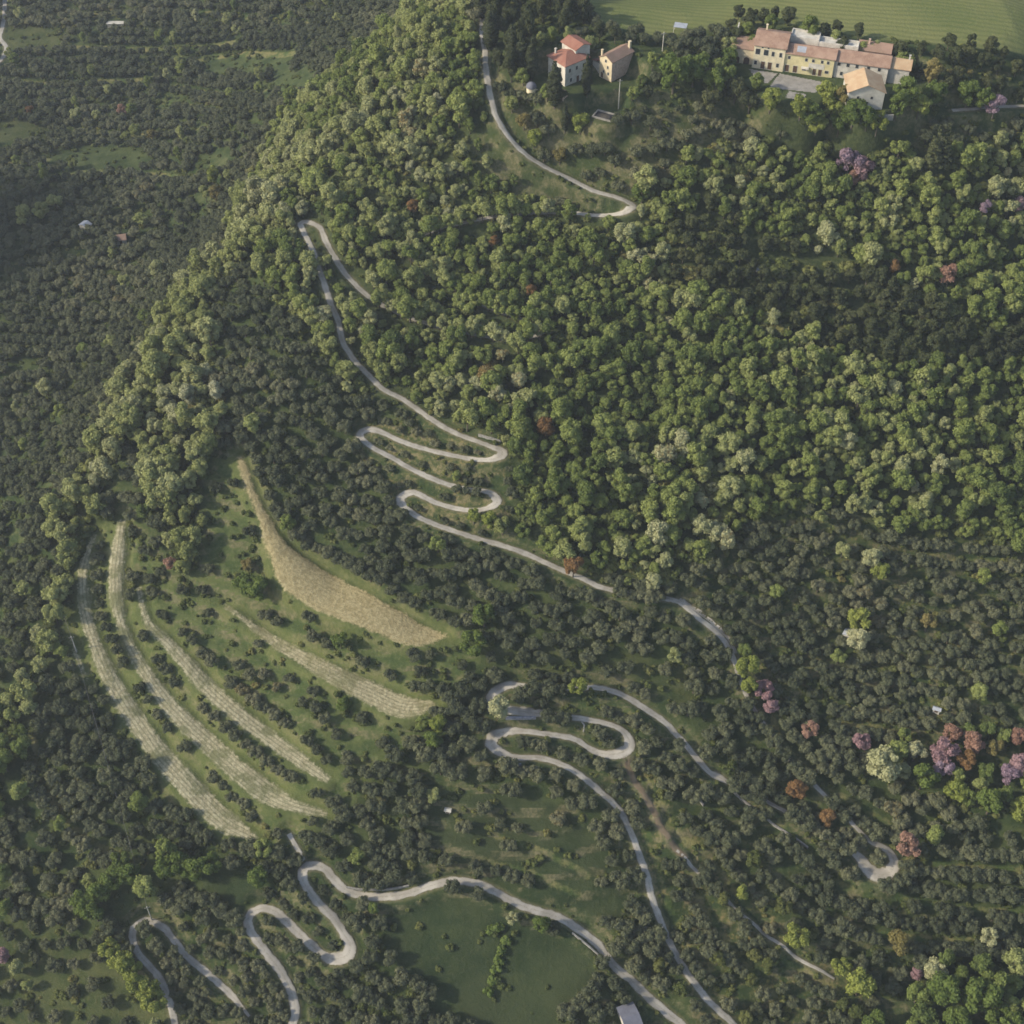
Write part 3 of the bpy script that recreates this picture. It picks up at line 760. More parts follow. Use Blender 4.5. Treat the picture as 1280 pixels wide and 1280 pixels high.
def tree(name, kind, i, loc, rz, s, mat, label, cat, group=None, sz=None):
    cm, tm = PROTO[kind][i % len(PROTO[kind])][:2]
    e = bpy.data.objects.new(name, None); e.empty_display_size = 0.5
    e.location = loc; e.rotation_euler = (0, 0, rz); e.scale = (s, s, sz or s)
    col.objects.link(e); tag(e, label, cat, group)
    c = bpy.data.objects.new('crown', cm); col.objects.link(c); c.parent = e
    c.material_slots[0].link = 'OBJECT'; c.material_slots[0].material = mat
    if tm:
        t = bpy.data.objects.new('trunk', tm); col.objects.link(t); t.parent = e
    return e

# ------------------------------------------------------------------ buildings
def frame_ring(b, x0, x1, z0, z1, y, t=0.12, d=0.06):
    b.box(x0 - t, x0, y - d, y + .05, z0 - t, z1 + t); b.box(x1, x1 + t, y - d, y + .05, z0 - t, z1 + t)
    b.box(x0, x1, y - d, y + .05, z0 - t, z0); b.box(x0, x1, y - d, y + .05, z1, z1 + t)
def rot_box(b, base_v, start, face, x0, x1, y0, y1):
    """turn pieces modelled on the front face (y = 0) onto one of the four sides of a block"""
    for i in range(start, len(b.v)):
        x, y, z = b.v[i]
        if face == 'front': b.v[i] = (x, y0 + y, z)
        elif face == 'left': b.v[i] = (x0 + y, x, z)
        elif face == 'right': b.v[i] = (x1 - y, x, z)
        elif face == 'back': b.v[i] = (x, y1 - y, z)
def window(parent, blk, face, u, z, w=1.0, h=1.5, door=False, mat=None):
    x0, x1, y0, y1 = blk
    b = MB(); frame_ring(b, u - w / 2, u + w / 2, z, z + h, 0); rot_box(b, None, 0, face, *blk)
    f = b.build('door' if door else 'window', mat or M['grey_wall'], parent)
    p = MB(); p.box(u - w / 2, u + w / 2, -0.015, 0.03, z, z + h); rot_box(p, None, 0, face, *blk)
    p.build('door_panel' if door else 'pane', M['shutter'] if door else M['glass'], f)
    return f
def walls(parent, blk, z0, z1, mat, rise=0, ridge='x', name='wall'):
    x0, x1, y0, y1 = blk; b = MB(); b.box(x0, x1, y0, y1, z0, z1)
    if rise:
        if ridge == 'x':
            ym = (y0 + y1) / 2
            b.hexa([(x0, y0, z1), (x0, y1, z1), (x0, ym, z1 + rise)][::-1], [(x1, y0, z1), (x1, y1, z1), (x1, ym, z1 + rise)][::-1])
        else:
            xm = (x0 + x1) / 2
            b.hexa([(x0, y0, z1), (x1, y0, z1), (xm, y0, z1 + rise)], [(x0, y1, z1), (x1, y1, z1), (xm, y1, z1 + rise)])
    return b.build(name, mat, parent)
def gable_roof(parent, blk, z1, rise, mat, ridge='x', oh=0.45, t=0.2, lift=0.02):
    x0, x1, y0, y1 = blk; b = MB()
    if ridge == 'x':
        ym = (y0 + y1) / 2; k = rise / (ym - y0)
        for ya in (y0 - oh, y1 + oh):
            za = z1 - oh * k + lift; zr = z1 + rise + lift
            ring = [(x0 - oh, ya, za), (x1 + oh, ya, za), (x1 + oh, ym, zr), (x0 - oh, ym, zr)]
            b.hexa(ring, [(p[0], p[1], p[2] + t) for p in ring])
    else:
        xm = (x0 + x1) / 2; k = rise / (xm - x0)
        for xa in (x0 - oh, x1 + oh):
            za = z1 - oh * k + lift; zr = z1 + rise + lift
            ring = [(xa, y0 - oh, za), (xm, y0 - oh, zr), (xm, y1 + oh, zr), (xa, y1 + oh, za)]
            b.hexa(ring, [(p[0], p[1], p[2] + t) for p in ring])
    return b.build('roof', mat, parent)
def hip_roof(parent, blk, z1, rise, mat, oh=0.5, t=0.2):
    x0, x1, y0, y1 = blk; x0 -= oh; x1 += oh; y0 -= oh; y1 += oh; b = MB()
    hy = min(x1 - x0, y1 - y0) / 2 * 0.95; z = z1 + .02
    if x1 - x0 >= y1 - y0: r0, r1 = (x0 + hy, (y0 + y1) / 2), (x1 - hy, (y0 + y1) / 2)
    else: r0, r1 = ((x0 + x1) / 2, y0 + hy), ((x0 + x1) / 2, y1 - hy)
    c = [(x0, y0, z + t), (x1, y0, z + t), (x1, y1, z + t), (x0, y1, z + t)]
    a = (*r0, z + t + rise); d = (*r1, z + t + rise)
    if x1 - x0 >= y1 - y0: fs = [(c[0], c[1], d, a), (c[2], c[3], a, d), (c[1], c[2], d), (c[3], c[0], a)]
    else: fs = [(c[1], c[2], d, a), (c[3], c[0], a, d), (c[0], c[1], a), (c[2], c[3], d)]
    for f in fs: b.poly(*f)
    b.hexa([(p[0], p[1], z) for p in c], [(p[0], p[1], z + t - .001) for p in c])
    return b.build('roof', mat, parent)
def chimney(parent, x, y, z0, z1, mat, w=0.55):
    b = MB(); b.box(x - w / 2, x + w / 2, y - w / 2, y + w / 2, z0, z1); b.box(x - w / 2 - .1, x + w / 2 + .1, y - w / 2 - .1, y + w / 2 + .1, z1, z1 + .15)
    return b.build('chimney', mat, parent)

# long farmhouse on the plateau
ox, oy, oz = at(938, 84)
villa = empty('farmhouse', (ox, oy, vz), R(-16), label='long farmhouse with cream and yellow walls and terracotta roofs beside the green field', cat='farmhouse')
def VW(blk, z0, z1, mat, rise=0, ridge='x'): return walls(villa, blk, z0, z1, mat, rise, ridge)
bA = (0.4, 11.0, 0, 11.5); VW(bA, -1.5, 8.3, M['cream_wall'], 2.3); rA = gable_roof(villa, bA, 8.3, 2.3, M['tile'])
chimney(rA, 3.0, 8.5, 9.0, 11.6, M['cream_wall'])
for u in (1.8, 4.6): window(villa, bA, 'front', u, 5.0, 1.5, 2.0)
for u in (7.0, 9.6): window(villa, bA, 'front', u, 5.0, 0.9, 1.6)
for u in (1.5, 9.0): window(villa, bA, 'front', u, 1.2, 0.9, 1.4)
for u in (4.0, 6.4): window(villa, bA, 'front', u, 0.0, 1.3, 2.6, door=True)
for u in (3.2, 5.2): window(villa, bA, 'front', u, 7.45, 0.55, 0.45)
for u in (3.0, 8.0): window(villa, bA, 'left', u, 4.8, 0.9, 1.5)
bB = (11.0, 27.6, 0.5, 7.5); VW(bB, -1.5, 6.7, M['yellow_wall'], 1.6); gable_roof(villa, bB, 6.7, 1.6, M['tile'])
for u in (12.5, 18.3, 20.6, 23.6, 25.6): window(villa, bB, 'front', u, 4.6, 0.8, 1.1)
for u in (12.2, 15.0): window(villa, bB, 'front', u, 0.0, 1.4, 2.4, door=True)
for u in (21.5, 23.4): window(villa, bB, 'front', u, 0.0, 1.1, 2.3, door=True)
for u in (18.0, 25.6): window(villa, bB, 'front', u, 1.2, 1.2, 1.0)
b = MB(); b.box(19.3, 24.6, 0.49 - .06, 0.5, 2.45, 4.2); b.build('wall_panel', M['white_wall'], villa)
b = MB(); b.box(17.0, 19.6, -1.1, 0.5, 2.5, 2.65); b.build('awning', M['white_wall'], villa)
bC = (27.6, 45.5, 1.2, 9.2); VW(bC, -1.5, 6.1, M['white_wall'], 1.9); rC = gable_roof(villa, bC, 6.1, 1.9, M['tile'])
for u in (29.2, 32.2, 35.2, 39.0, 42.6): window(villa, bC, 'front', u, 4.3, 1.0, 1.2)
for u in (30.5, 34.5, 38.5): window(villa, bC, 'front', u, 1.0, 0.9, 1.3)
bD = (34.5, 45.0, 9.4, 15.4); VW(bD, -1.5, 6.9, M['pink_wall'], 1.7); rD = gable_roof(villa, bD, 6.9, 1.7, M['tile_grey']); chimney(rD, 37.5, 11.3, 7.5, 9.9, M['pink_wall'])
bE = (45.6, 52.4, 2.5, 9.5); VW(bE, -1.5, 5.6, M['grey_wall'], 1.6); rE = gable_roof(villa, bE, 5.6, 1.6, M['tile_pale']); chimney(rE, 51.6, 6.2, 5.8, 8.8, M['grey_wall'])
for x0, x1, y0, y1, h in ((11.3, 21.0, 7.8, 13.5, 8.6), (21.0, 34.3, 7.9, 12.0, 7.9)):
    VW((x0, x1, y0, y1), -1.5, h, M['white_wall'])
    b = MB()
    for q in ((x0, x1, y0, y0 + .3), (x0, x1, y1 - .3, y1), (x0, x0 + .3, y0 + .3, y1 - .3), (x1 - .3, x1, y0 + .3, y1 - .3)): b.box(*q, h + .001, h + .5)
    b.build('parapet', M['white_wall'], villa)
bW = (-7.2, 0.3, 1.5, 7.5); VW(bW, -1.5, 5.3, M['ochre_wall'], 0)
b = MB(); b.hexa([(-7.5, 1.2, 5.32), (0.35, 1.2, 5.32), (0.35, 7.8, 6.5), (-7.5, 7.8, 6.5)], [(-7.5, 1.2, 5.5), (0.35, 1.2, 5.5), (0.35, 7.8, 6.7), (-7.5, 7.8, 6.7)]); b.build('roof', M['tile_grey'], villa)
for u in (-5.2, -1.8):
    b = MB(); ring = [(u - 1, -.03, 0)] + [(u + math.cos(t) * 1.0, -.03, 1.6 + math.sin(t) * .9) for t in np.linspace(math.pi, 0, 9)] + [(u + 1, -.03, 0)]
    b.hexa([(x, 1.5 + y, z) for x, y, z in ring], [(x, 1.54, z) for x, y, z in ring]); b.build('archway', M['shutter'], villa)
b = MB(); b.hexa([(-7.2, 7.5, 0), (-6.8, 7.5, 0), (-6.8, 12, 0), (-7.2, 12, 0)], [(-7.2, 7.5, 6.5), (-6.8, 7.5, 6.5), (-6.8, 12, 9.2), (-7.2, 12, 9.2)]); b.build('buttress_wall', M['grey_wall'], villa)
# dormer-like skylight patch on the yellow wing
b = MB(); b.hexa([(14.6, 1.2, 7.18), (17.6, 1.2, 7.18), (17.6, 3.4, 8.2), (14.6, 3.4, 8.2)], [(14.6, 1.2, 7.25), (17.6, 1.2, 7.25), (17.6, 3.4, 8.27), (14.6, 3.4, 8.27)]); b.build('skylight', M['metal'], villa)

# barn in front of its right end
bx_, by_, bz_ = at(1102, 137)
barn = empty('barn', (bx_, by_, vz - 0.6), R(-2), label='barn with pale gable wall and ochre tiled roof in front of the farmhouse', cat='barn')
bb = (-11.8, 0, 0, 10.5)
walls(barn, bb, -2.0, 6.3, M['grey_wall'], 2.6, 'y'); rB = gable_roof(barn, bb, 6.3, 2.6, M['tile_pale'], 'y')
for u in (-8.5, -4): window(barn, bb, 'front', u, 3.8, 0.8, 1.0)
window(barn, bb, 'front', -6.2, -0.3, 2.6, 3.2, door=True)
# low garden wall in front of the barn
b = MB(); b.box(-3, 3.5, -1.6, -1.2, -1.5, 0.6); o = b.build('garden_wall', M['stone'], None); o.location = (bx_, by_ - 1.5, vz - 1.2); tag(o, 'low stone wall at the foot of the barn gable', 'wall')

# white house
wx, wy, wz = at(706, 108.5)
wh = empty('white_house', (wx, wy, hz_), R(38), label='white house with red hipped roof and raised rear storey between cypresses', cat='house')
# local x runs up-right (right-hand wall), local y runs up-left
wb = (0, 10.0, 0, 9.0)
W1 = walls(wh, wb, -2.0, 7.4, M['white_wall']); r1 = hip_roof(wh, wb, 7.4, 2.0, M['tile_red'])
chimney(r1, 2.0, 7.6, 8.0, 10.0, M['white_wall'])
wb2 = (6.4, 12.6, 2.4, 9.6)
walls(wh, wb2, 0, 10.2, M['white_wall'], 1.1, 'y'); gable_roof(wh, wb2, 10.2, 1.1, M['tile_red'], 'y')
for u in (2.0, 5.0, 8.0):
    window(wh, wb, 'front', u, 4.6, 0.8, 1.3)
for u in (2.6, 8.4): window(wh, wb, 'front', u, 1.0, 0.8, 1.3)
window(wh, wb, 'front', 5.6, 0.0, 1.1, 2.2, door=True)
for u in (2.5, 6.3):
    window(wh, wb, 'left', u, 4.6, 0.9, 1.4); window(wh, wb, 'left', u, 1.0, 0.9, 1.4)

# stone house to its right
sx_, sy_, sz_ = at(764, 103)
sh = empty('stone_house', (sx_, sy_, hz_ - 0.6), R(45), label='rosy stone house with cream front and faded tiled roof beside the white house', cat='house')
sb = (0, 10.5, 0, 5.6)
walls(sh, sb, -2.5, 7.6, M['pink_wall'], 1.6, 'x'); r2 = gable_roof(sh, sb, 7.6, 1.6, M['tile_grey'], 'x', oh=0.35)
b = MB(); b.box(-0.06, 0, 0.02, 5.58, 0.5, 7.58); b.hexa([(-.06, .1, 7.581), (-.06, 5.5, 7.581), (-.06, 2.8, 9.1)][::-1], [(0, .1, 7.581), (0, 5.5, 7.581), (0, 2.8, 9.1)][::-1]); b.build('wall', M['ochre_wall'], sh)
sbf = (-0.06, 10.5, 0, 5.6)
for u, z in ((1.5, 2.4), (3.6, 2.4), (1.8, 4.6), (2.8, 6.6)): window(sh, sbf, 'left', u, z, 0.7, 1.0)
window(sh, sbf, 'left', 4.2, 0.5, 1.0, 2.0, door=True)
chimney(r2, 0.4, 5.0, 7.4, 10.2, M['ochre_wall']); chimney(r2, 10.2, 1.5, 7.2, 10.8, M['ochre_wall'], 0.8)
lb = (1.0, 8.5, 5.65, 9.6)
walls(sh, lb, -1.5, 4.3, M['white_wall']); b = MB()
b.hexa([(0.7, 5.7, 5.6), (8.8, 5.7, 5.6), (8.8, 9.9, 4.32), (0.7, 9.9, 4.32)], [(0.7, 5.7, 5.8), (8.8, 5.7, 5.8), (8.8, 9.9, 4.5), (0.7, 9.9, 4.5)]); b.build('roof', M['tile_red'], sh)
# terrace wall below
b = MB(); b.box(-4.5, -4.1, 0, 8.5, -2.6, 0.1); b.box(-4.1, -0.1, -0.1, 0.3, -2.6, -0.2)
o = b.build('terrace_wall', M['pink_wall'], None); o.location = sh.location; o.rotation_euler = sh.rotation_euler
tag(o, 'rosy terrace wall below the cream front of the stone house', 'wall')

# round chapel-like turret
tx_, ty_, tz_ = at(664, 117)
tur = empty('round_turret', (tx_, ty_, tz_), 0, label='small round cream turret with blue grey dome left of the white house', cat='turret')
b = MB(); b.tube([(0, 0, -1.5), (0, 0, 2.4)], 1.6, 20); b.build('wall', M['cream_wall'], tur)
b = MB(); pr = [(1.75, 2.4), (1.8, 2.6), (1.65, 3.2), (1.2, 3.8), (0.6, 4.15), (0.1, 4.3)]
b.tube([(0, 0, z) for _, z in pr], [r_ for r_, _ in pr], 20); b.build('dome', M['darkmetal'], tur)
b = MB(); b.box(1.6, 5.5, -0.25, 0.2, -1.5, 1.6); b.build('wall', M['cream_wall'], tur)

# small gate lodge between the cypresses
gx_, gy_, gz_ = at(704, 127)
gl = empty('stone_shed', (gx_, gy_, gz_), R(54), label='tiny rosy shed between the two tall cypresses below the white house', cat='shed')
gb = (0, 2.6, 0, 2.2); walls(gl, gb, -1, 2.0, M['pink_wall'], .5, 'x'); gable_roof(gl, gb, 2.0, .5, M['tile_grey'], 'x', .2, .12)

# basin with dark water and pale coping
px_, py_, pz_ = at(757, 146)
ps = empty('water_basin', (px_, py_, pz_), R(-27), label='dark rectangular basin with pale coping below the stone house', cat='basin')
b = MB()
for q in ((-4.0, 4.0, -2.4, -2.0), (-4.0, 4.0, 2.0, 2.4), (-4.0, -3.6, -2.0, 2.0), (3.6, 4.0, -2.0, 2.0)): b.box(*q, -1.0, 0.55)
b.build('coping', M['paving'], ps)
b = MB(); b.box(-3.6, 3.6, -2.0, 2.0, -0.9, 0.12); b.build('pool_water', M['water'], ps)

# little sheds among the trees
def shed(px, py, w, d, h, rise, wm, rm, rz, label, name='shed'):
    x, y, z = at(px, py); e = empty(name, (x, y, z), R(rz), label=label, cat='shed')
    bk = (-w / 2, w / 2, -d / 2, d / 2); walls(e, bk, -1.2, h, wm, rise, 'x'); gable_roof(e, bk, h, rise, rm, 'x', .3, .14)
    window(e, bk, 'front', 0, 0, 1.0, min(2.0, h - .3), door=True)
    PADS.append((x, y, max(w, d) / 2 + 1)); return e
shed(108, 286, 3, 4, 2.2, .8, M['white_wall'], M['metal'], 60, 'grey shed with zinc roof in the dark valley grove')
shed(152, 302, 4.2, 4, 2.2, 1.2, M['white_wall'], M['tile_grey'], 10, 'small white hut with rosy roof in the dark valley grove')
shed(145, 32, 8, 2.4, 1.6, .4, M['grey_wall'], M['grey_wall'], 0, 'long white shed among olives at the top left')
shed(1060, 797, 2.0, 3.0, 2.0, .7, M['white_wall'], M['metal'], 60, 'tiny grey hut beside the tall pale green tree')
shed(950, 341, 2.8, 0.8, 1.3, .4, M['white_wall'], M['metal'], -25, 'low pale shelter in the wooded clearing')
shed(787, 1278, 4.5, 7.5, 3.0, 1.0, M['grey_wall'], M['darkmetal'], 20, 'shed with dark slate roof at the bottom edge')
shed(560, 1015, 1.5, 0.9, 1.2, .2, M['stone'], M['grey_wall'], -10, 'tiny white hut in the shaded ravine')
shed(1170, 889, 2.0, 1.0, 1.4, .4, M['white_wall'], M['metal'], -20, 'tiny white hut above the pink blossoming trees')
# open field shelter with pale posts
fx, fy, fz = at(850, 40)
fs = empty('field_shelter', (fx, fy, fz), R(-15), label='open shelter with zinc roof and pale posts at the field corner', cat='shelter')
b = MB(); b.hexa([(-3.2, -2, 3.0), (3.2, -2, 3.0), (3.2, 2, 3.5), (-3.2, 2, 3.5)], [(-3.2, -2, 3.12), (3.2, -2, 3.12), (3.2, 2, 3.62), (-3.2, 2, 3.62)]); b.build('roof', M['metal'], fs)
for x in (-3, 3):
    for y in (-1.8, 1.8): b = MB(); b.tube([(x, y, -0.6), (x, y, 3.05 if y < 0 else 3.45)], 0.12, 8); b.build('post', M['white_wall'], fs)

fs.scale = (0.7, 0.7, 0.75)
# utility poles and the cable crossing the slope
def pole(px, py, h, label):
    x, y, z = at(px, py); e = empty('utility_pole', (x, y, z), 0.3, label=label, cat='utility pole')
    b = MB(); b.tube([(0, 0, -1), (0, 0, h)], [0.2, 0.13], 9); b.build('shaft', M['grey_wall'], e)
    b = MB(); b.box(-0.8, 0.8, -.06, .06, h - .7, h - .55)
    for q in (-.7, 0, .7): b.tube([(q, 0, h - .55), (q, 0, h - .3)], 0.06, 6)
    b.build('crossarm', M['wood'], e); return Vector((x, y, z + h - .3))
pole(773, 136, 11, 'pale concrete pole standing above the dark basin')
pole(828, 64, 7, 'pale concrete pole by the hedge between house and farmhouse')
pA = pole(96, 815, 8, 'pale pole beside the tilled strips at the edge of the tree belt')
pB = pole(190, 1150, 8, 'pale pole at the hairpin of the bottom left lane')
pC = pole(-22, 480, 9, 'pale pole in the dark valley grove')
for a, c_, lb_ in ((pA, pB, 'thin cable sagging down to the hairpin of the bottom left lane'), (pC, pA, 'thin cable crossing the tree belt from the valley grove')):
    b = MB(); pts = []
    for i in range(25):
        t = i / 24; p = a.lerp(c_, t); p.z -= 4 * 2.5 * t * (1 - t); pts.append(tuple(p))
    b.tube(pts, 0.045, 5); o = b.build('power_cable', M['cable'], None); tag(o, lb_, 'cable')

# retaining walls of the switchbacks
def wall_line(pts, h, t, mat, label, name='retaining_wall', lift=0.0):
    L = world_line(pts, 1.0, step=1.5)
    b = MB(); T = np.gradient(L[:, :2], axis=0); T /= np.linalg.norm(T, axis=1)[:, None]
    for i in range(len(L) - 1):
        a0, a1 = L[i], L[i + 1]; n0 = (-T[i][1] * t / 2, T[i][0] * t / 2); n1 = (-T[i + 1][1] * t / 2, T[i + 1][0] * t / 2)
        z0 = float(H(a0[0], a0[1])) + lift; z1 = float(H(a1[0], a1[1])) + lift
        lo = [(a0[0] - n0[0], a0[1] - n0[1], z0 - 1), (a1[0] - n1[0], a1[1] - n1[1], z1 - 1), (a1[0] + n1[0], a1[1] + n1[1], z1 - 1), (a0[0] + n0[0], a0[1] + n0[1], z0 - 1)]
        b.hexa(lo, [(p[0], p[1], p[2] + h + 1) for p in lo])
    o = b.build(name, mat, None); tag(o, label, 'wall'); return o
wall_line([(632, 899), (655, 899), (676, 898)], 1.1, 0.5, M['slate_stone'], 'blue grey retaining wall below the upper switchback')
wall_line([(626, 957), (640, 957), (655, 957)], 1.0, 0.5, M['slate_stone'], 'blue grey retaining wall under the lower switchback bend')
wall_line([(598, 545), (612, 549), (626, 553)], 1.0, 0.4, M['stone'], 'pale stone wall above the outer bend of the middle hairpin')
wall_line([(911, 986), (927, 1000), (964, 1029), (990, 1046), (1012, 1062)], 0.7, 0.45, M['stone'], 'dry stone terrace wall running below the lane to the pale turning bend')
wall_line([(866, 990), (884, 1012)], 0.7, 0.45, M['stone'], 'short dry stone wall on the terrace under the lane corner')
wall_line([(715, 1167), (735, 1183), (750, 1196)], 0.8, 0.35, M['stone'], 'short pale wall on the meadow side of the bottom road')
wall_line([(433, 1110), (455, 1113), (490, 1112), (516, 1107)], 0.8, 0.4, M['stone'], 'low dark stone wall along the inner edge of the bottom road')
wall_line([(727, 902), (731, 910), (726, 920)], 0.4, 0.4, M['stone'], 'low stone wall linking the two legs of the small switchback')

# paved yards of the farmhouse (sheets on the ground)
def yard(pts, mat, lift):
    w = [at(*p) for p in pts]; xs_ = [p[0] for p in w]; ys_ = [p[1] for p in w]
    b = MB(); st = 0.5
    poly = [(p[0], p[1]) for p in w]; w = None
    for i in np.arange(min(xs_), max(xs_), st):
        for j in np.arange(min(ys_), max(ys_), st):
            if inpoly(np.array([i + st / 2]), np.array([j + st / 2]), poly)[0]:
                b.poly(*[(x, y, float(H(x, y)) + lift) for x, y in ((i, j), (i + st, j), (i + st, j + st), (i, j + st))])
    o = b.build('courtyard', mat, None); tag(o, kind='structure')
yard([(936, 86), (972, 92), (960, 104), (948, 103)], M['paving'], 0.06)
yard([(968, 100), (975, 92), (1035, 104), (1018, 116), (962, 110)], M['paving'], 0.06)
yard([(982, 122), (986, 114), (1008, 118), (1002, 126)], M['paving'], 0.06)

# ------------------------------------------------------------------ scattering of trees
ZONES = [  # name, species, spacing, radius, keep, polygon, label, material
 ('valley', 'olive', 4.2, 2.6, 0.93, None, 'grey green olive tree in the dark grove on the valley floor', 'olive grove on the valley floor'),
 ('slope', 'olive', 3.9, 2.65, 0.98, [(240,330),(330,335),(460,500),(640,660),(850,740),(920,830),(1300,900),(1300,1340),(-100,1340),(-100,1060),(60,900),(100,800)], 'grey green olive tree in the dense groves between the roads', 'olives between the roads'),
 ('inner', 'olive', 3.7, 2.5, 0.99, [(262,370),(305,335),(345,375),(420,465),(470,520),(440,560),(480,610),(560,665),(700,715),(840,745),(830,830),(700,800),(600,820),(570,785),(430,722),(365,690),(330,620),(290,555),(285,520)], 'olive tree in the grove between the tree belt and the hairpins', 'olives of the inner grove'),
 ('right', 'olive', 3.5, 2.3, 0.98, RIGHTSLOPE, 'small olive tree on the terraces right of the lane', 'olives on the right hand terraces'),
 ('terr', 'olive', 3.8, 2.6, 0.97, TERR_R, 'olive tree on the terraces of the lower right slope', 'olives on the lower right terraces'),
 ('rightopen', 'olive', 3.7, 2.3, 0.93, RIGHTOPEN, 'olive tree on the dry terrace beside the thin path', 'olives beside the thin path'),
 ('botgrove', 'olive', 2.9, 1.85, 0.99, BOTGROVE, 'small dark olive tree packed between the bottom switchbacks', 'small olives at the bottom switchbacks'),
 ('strips', 'olive', 4.2, 2.1, 0.72, STRIPS, 'single olive tree on the green bank between tilled strips', 'olives on the banks between strips'),
 ('midgrass', 'olive', 4.6, 2.4, 0.85, MIDGRASS, 'olive tree on the grass above the upper switchback', 'olives above the switchback'),
 ('ravine', 'olive', 4.1, 2.9, 0.98, RAVINE, 'large olive tree in the shaded ravine', 'olives in the ravine'),
 ('meadow2', 'olive', 5.0, 2.2, 0.5, MEADOW2, 'lone olive tree on the sloping meadow inside the road bend', 'olives on the sloping meadow'),
 ('meadow1', None, 0, 0, 0, MEADOW1, '', ''),
 ('meadow3', None, 0, 0, 0, MEADOW3, '', ''),
 ('botleft', 'olive', 4.4, 2.0, 0.72, BOTLEFT, 'small olive tree scattered on grass at the bottom left', 'olives on the bottom left grass'),
 ('forest', 'broad', 3.25, 2.35, 0.995, FOREST, 'broadleaf tree in the dense wood on the upper slope', 'trees of the dense wood'),
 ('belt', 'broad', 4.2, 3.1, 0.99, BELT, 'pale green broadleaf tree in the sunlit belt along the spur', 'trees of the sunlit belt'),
 ('dark', 'dark', 4.1, 2.7, 0.98, DARKPATCH, 'dark evergreen tree in the patch inside the upper wood', 'dark trees inside the upper wood'),
 ('clear', None, 0, 0, 0, CLEARING, '', ''),
 ('rshrub', 'olive', 3.2, 1.6, 0.85, ROADSHRUB, 'small olive tree between the hairpins of the middle road', 'olives between the middle hairpins'),
 ('grassl', 'broad', 4.4, 2.2, 0.7, GRASSLEFT, 'small broadleaf tree on the grass below the top road', 'trees below the top road'),
 ('grassh', 'olive', 3.7, 2.5, 0.88, GRASSHILL, 'olive tree on the grassy slope below the houses', 'olives below the houses'),
 ('field', None, 0, 0, 0, FIELD, '', ''),
 ('houseg', 'broadh', 3.9, 2.2, 0.85, HOUSEG, 'small garden tree close to the white and rosy houses', 'garden trees of the white house'),
 ('vground', 'broadh', 4.2, 3.0, 0.95, VGROUND, 'garden tree around the farmhouse yards', 'garden trees of the farmhouse'),
]
for q in VALOPEN: ZONES.append(('vopen', None, 0, 0, 0, q, '', ''))
ROW = [[(800,120),(850,128),(900,145),(960,152),(1010,162),(1095,185),(1100,195),(1040,192),(960,172),(880,158),(800,140)]]
ZONES.append(('row', 'olive', 3.6, 1.9, 0.95, ROW[0], 'silvery olive tree in the curved row below the farmhouse garden', 'olive row below the farmhouse'))
ZONES.append(('hedge', 'broadh', 4.2, 2.6, 0.9, [(600,-60),(690,-60),(720,8),(740,30),(650,60),(640,110),(622,100),(615,60)], 'tall dark tree in the clump left of the white house', 'tall trees left of the white house'))
ZONES.append(('fieldedge', 'dark', 4.6, 2.4, 0.9, [(900,20),(960,18),(1110,48),(1210,55),(1300,70),(1300,132),(1220,128),(1150,118),(1140,72),(1090,62),(960,34),(925,42),(915,75),(900,50)], 'evergreen tree in the hedge between farmhouse and green field', 'hedge trees behind the farmhouse'))
ZONES.append(('clump', 'broad', 4.4, 3.0, 0.95, [(1085,930),(1160,905),(1290,910),(1300,1030),(1230,1025),(1150,995),(1095,975)], 'green tree filling in the colourful blossoming clump', 'green trees of the colourful clump'))
ZONES.append(('corner', 'broad', 4.8, 3.4, 0.95, [(1130,1225),(1180,1190),(1240,1195),(1310,1210),(1310,1320),(1090,1320)], 'green tree in the bottom right corner clump', 'green trees of the bottom right corner'))
ZONES.append(('leftrow', 'broad', 4.6, 3.2, 0.9, [(95,1140),(110,1100),(150,1075),(270,1055),(280,1095),(200,1110),(150,1150)], 'green tree in the row above the bottom left loop', 'green trees above the bottom left loop'))
ZONES.append(('leftwood', 'broad', 5.0, 2.8, 0.8, [(-20,880),(40,900),(30,1000),(-20,1050)], 'green tree among olives at the left edge', 'green trees at the left edge'))
ZN = {z[0]: z for z in ZONES}
NC = 150000
cx = rng.uniform(-290, 222, NC); cy = rng.uniform(138, 712, NC)
# trees stand in rows beside the strips and the grass lanes
ROWX = []
def rowpts(L, sides, off):
    T = np.gradient(L[:, :2], axis=0); T /= np.linalg.norm(T, axis=1)[:, None] + 1e-9
    for sd in sides:
        o_ = (L[:, 3] + off) * sd
        ROWX.append(np.stack([L[:, 0] - T[:, 1] * o_, L[:, 1] + T[:, 0] * o_], -1) + rng.uniform(-.35, .35, (len(L), 2)))
for nm, L, _ in LINES:
    if nm not in ('upper3', 'upper2', 'upper'): continue
    qx, qy, _q = project(L[:, 0], L[:, 1], L[:, 2])
    hd = np.zeros(len(L), bool)
    for h_ in HIDE: hd |= inpoly(qx, qy, h_)
    for run in np.split(np.arange(len(L)), np.nonzero(np.diff(hd.astype(int)))[0] + 1):
        if len(run) > 4 and hd[run[0]]:
            T = np.gradient(L[run, :2], axis=0); T /= np.linalg.norm(T, axis=1)[:, None] + 1e-9
            for sd in (1, -1):
                ny = T[:, 0] * sd                       # which side faces downhill, toward the viewer
                o_ = (L[run, 3] + np.where(ny < 0, 0.9, 1.5)) * sd
                ROWX.insert(0, np.stack([L[run, 0] - T[:, 1] * o_, L[run, 1] + T[:, 0] * o_], -1) + rng.uniform(-.2, .2, (len(run), 2)))
for g_, L, _ in SL[:-1]: rowpts(L, (1,), 2.5)
for hw, pts in LANES: rowpts(world_line(pts, hw * .85), (1, -1), 1.7)
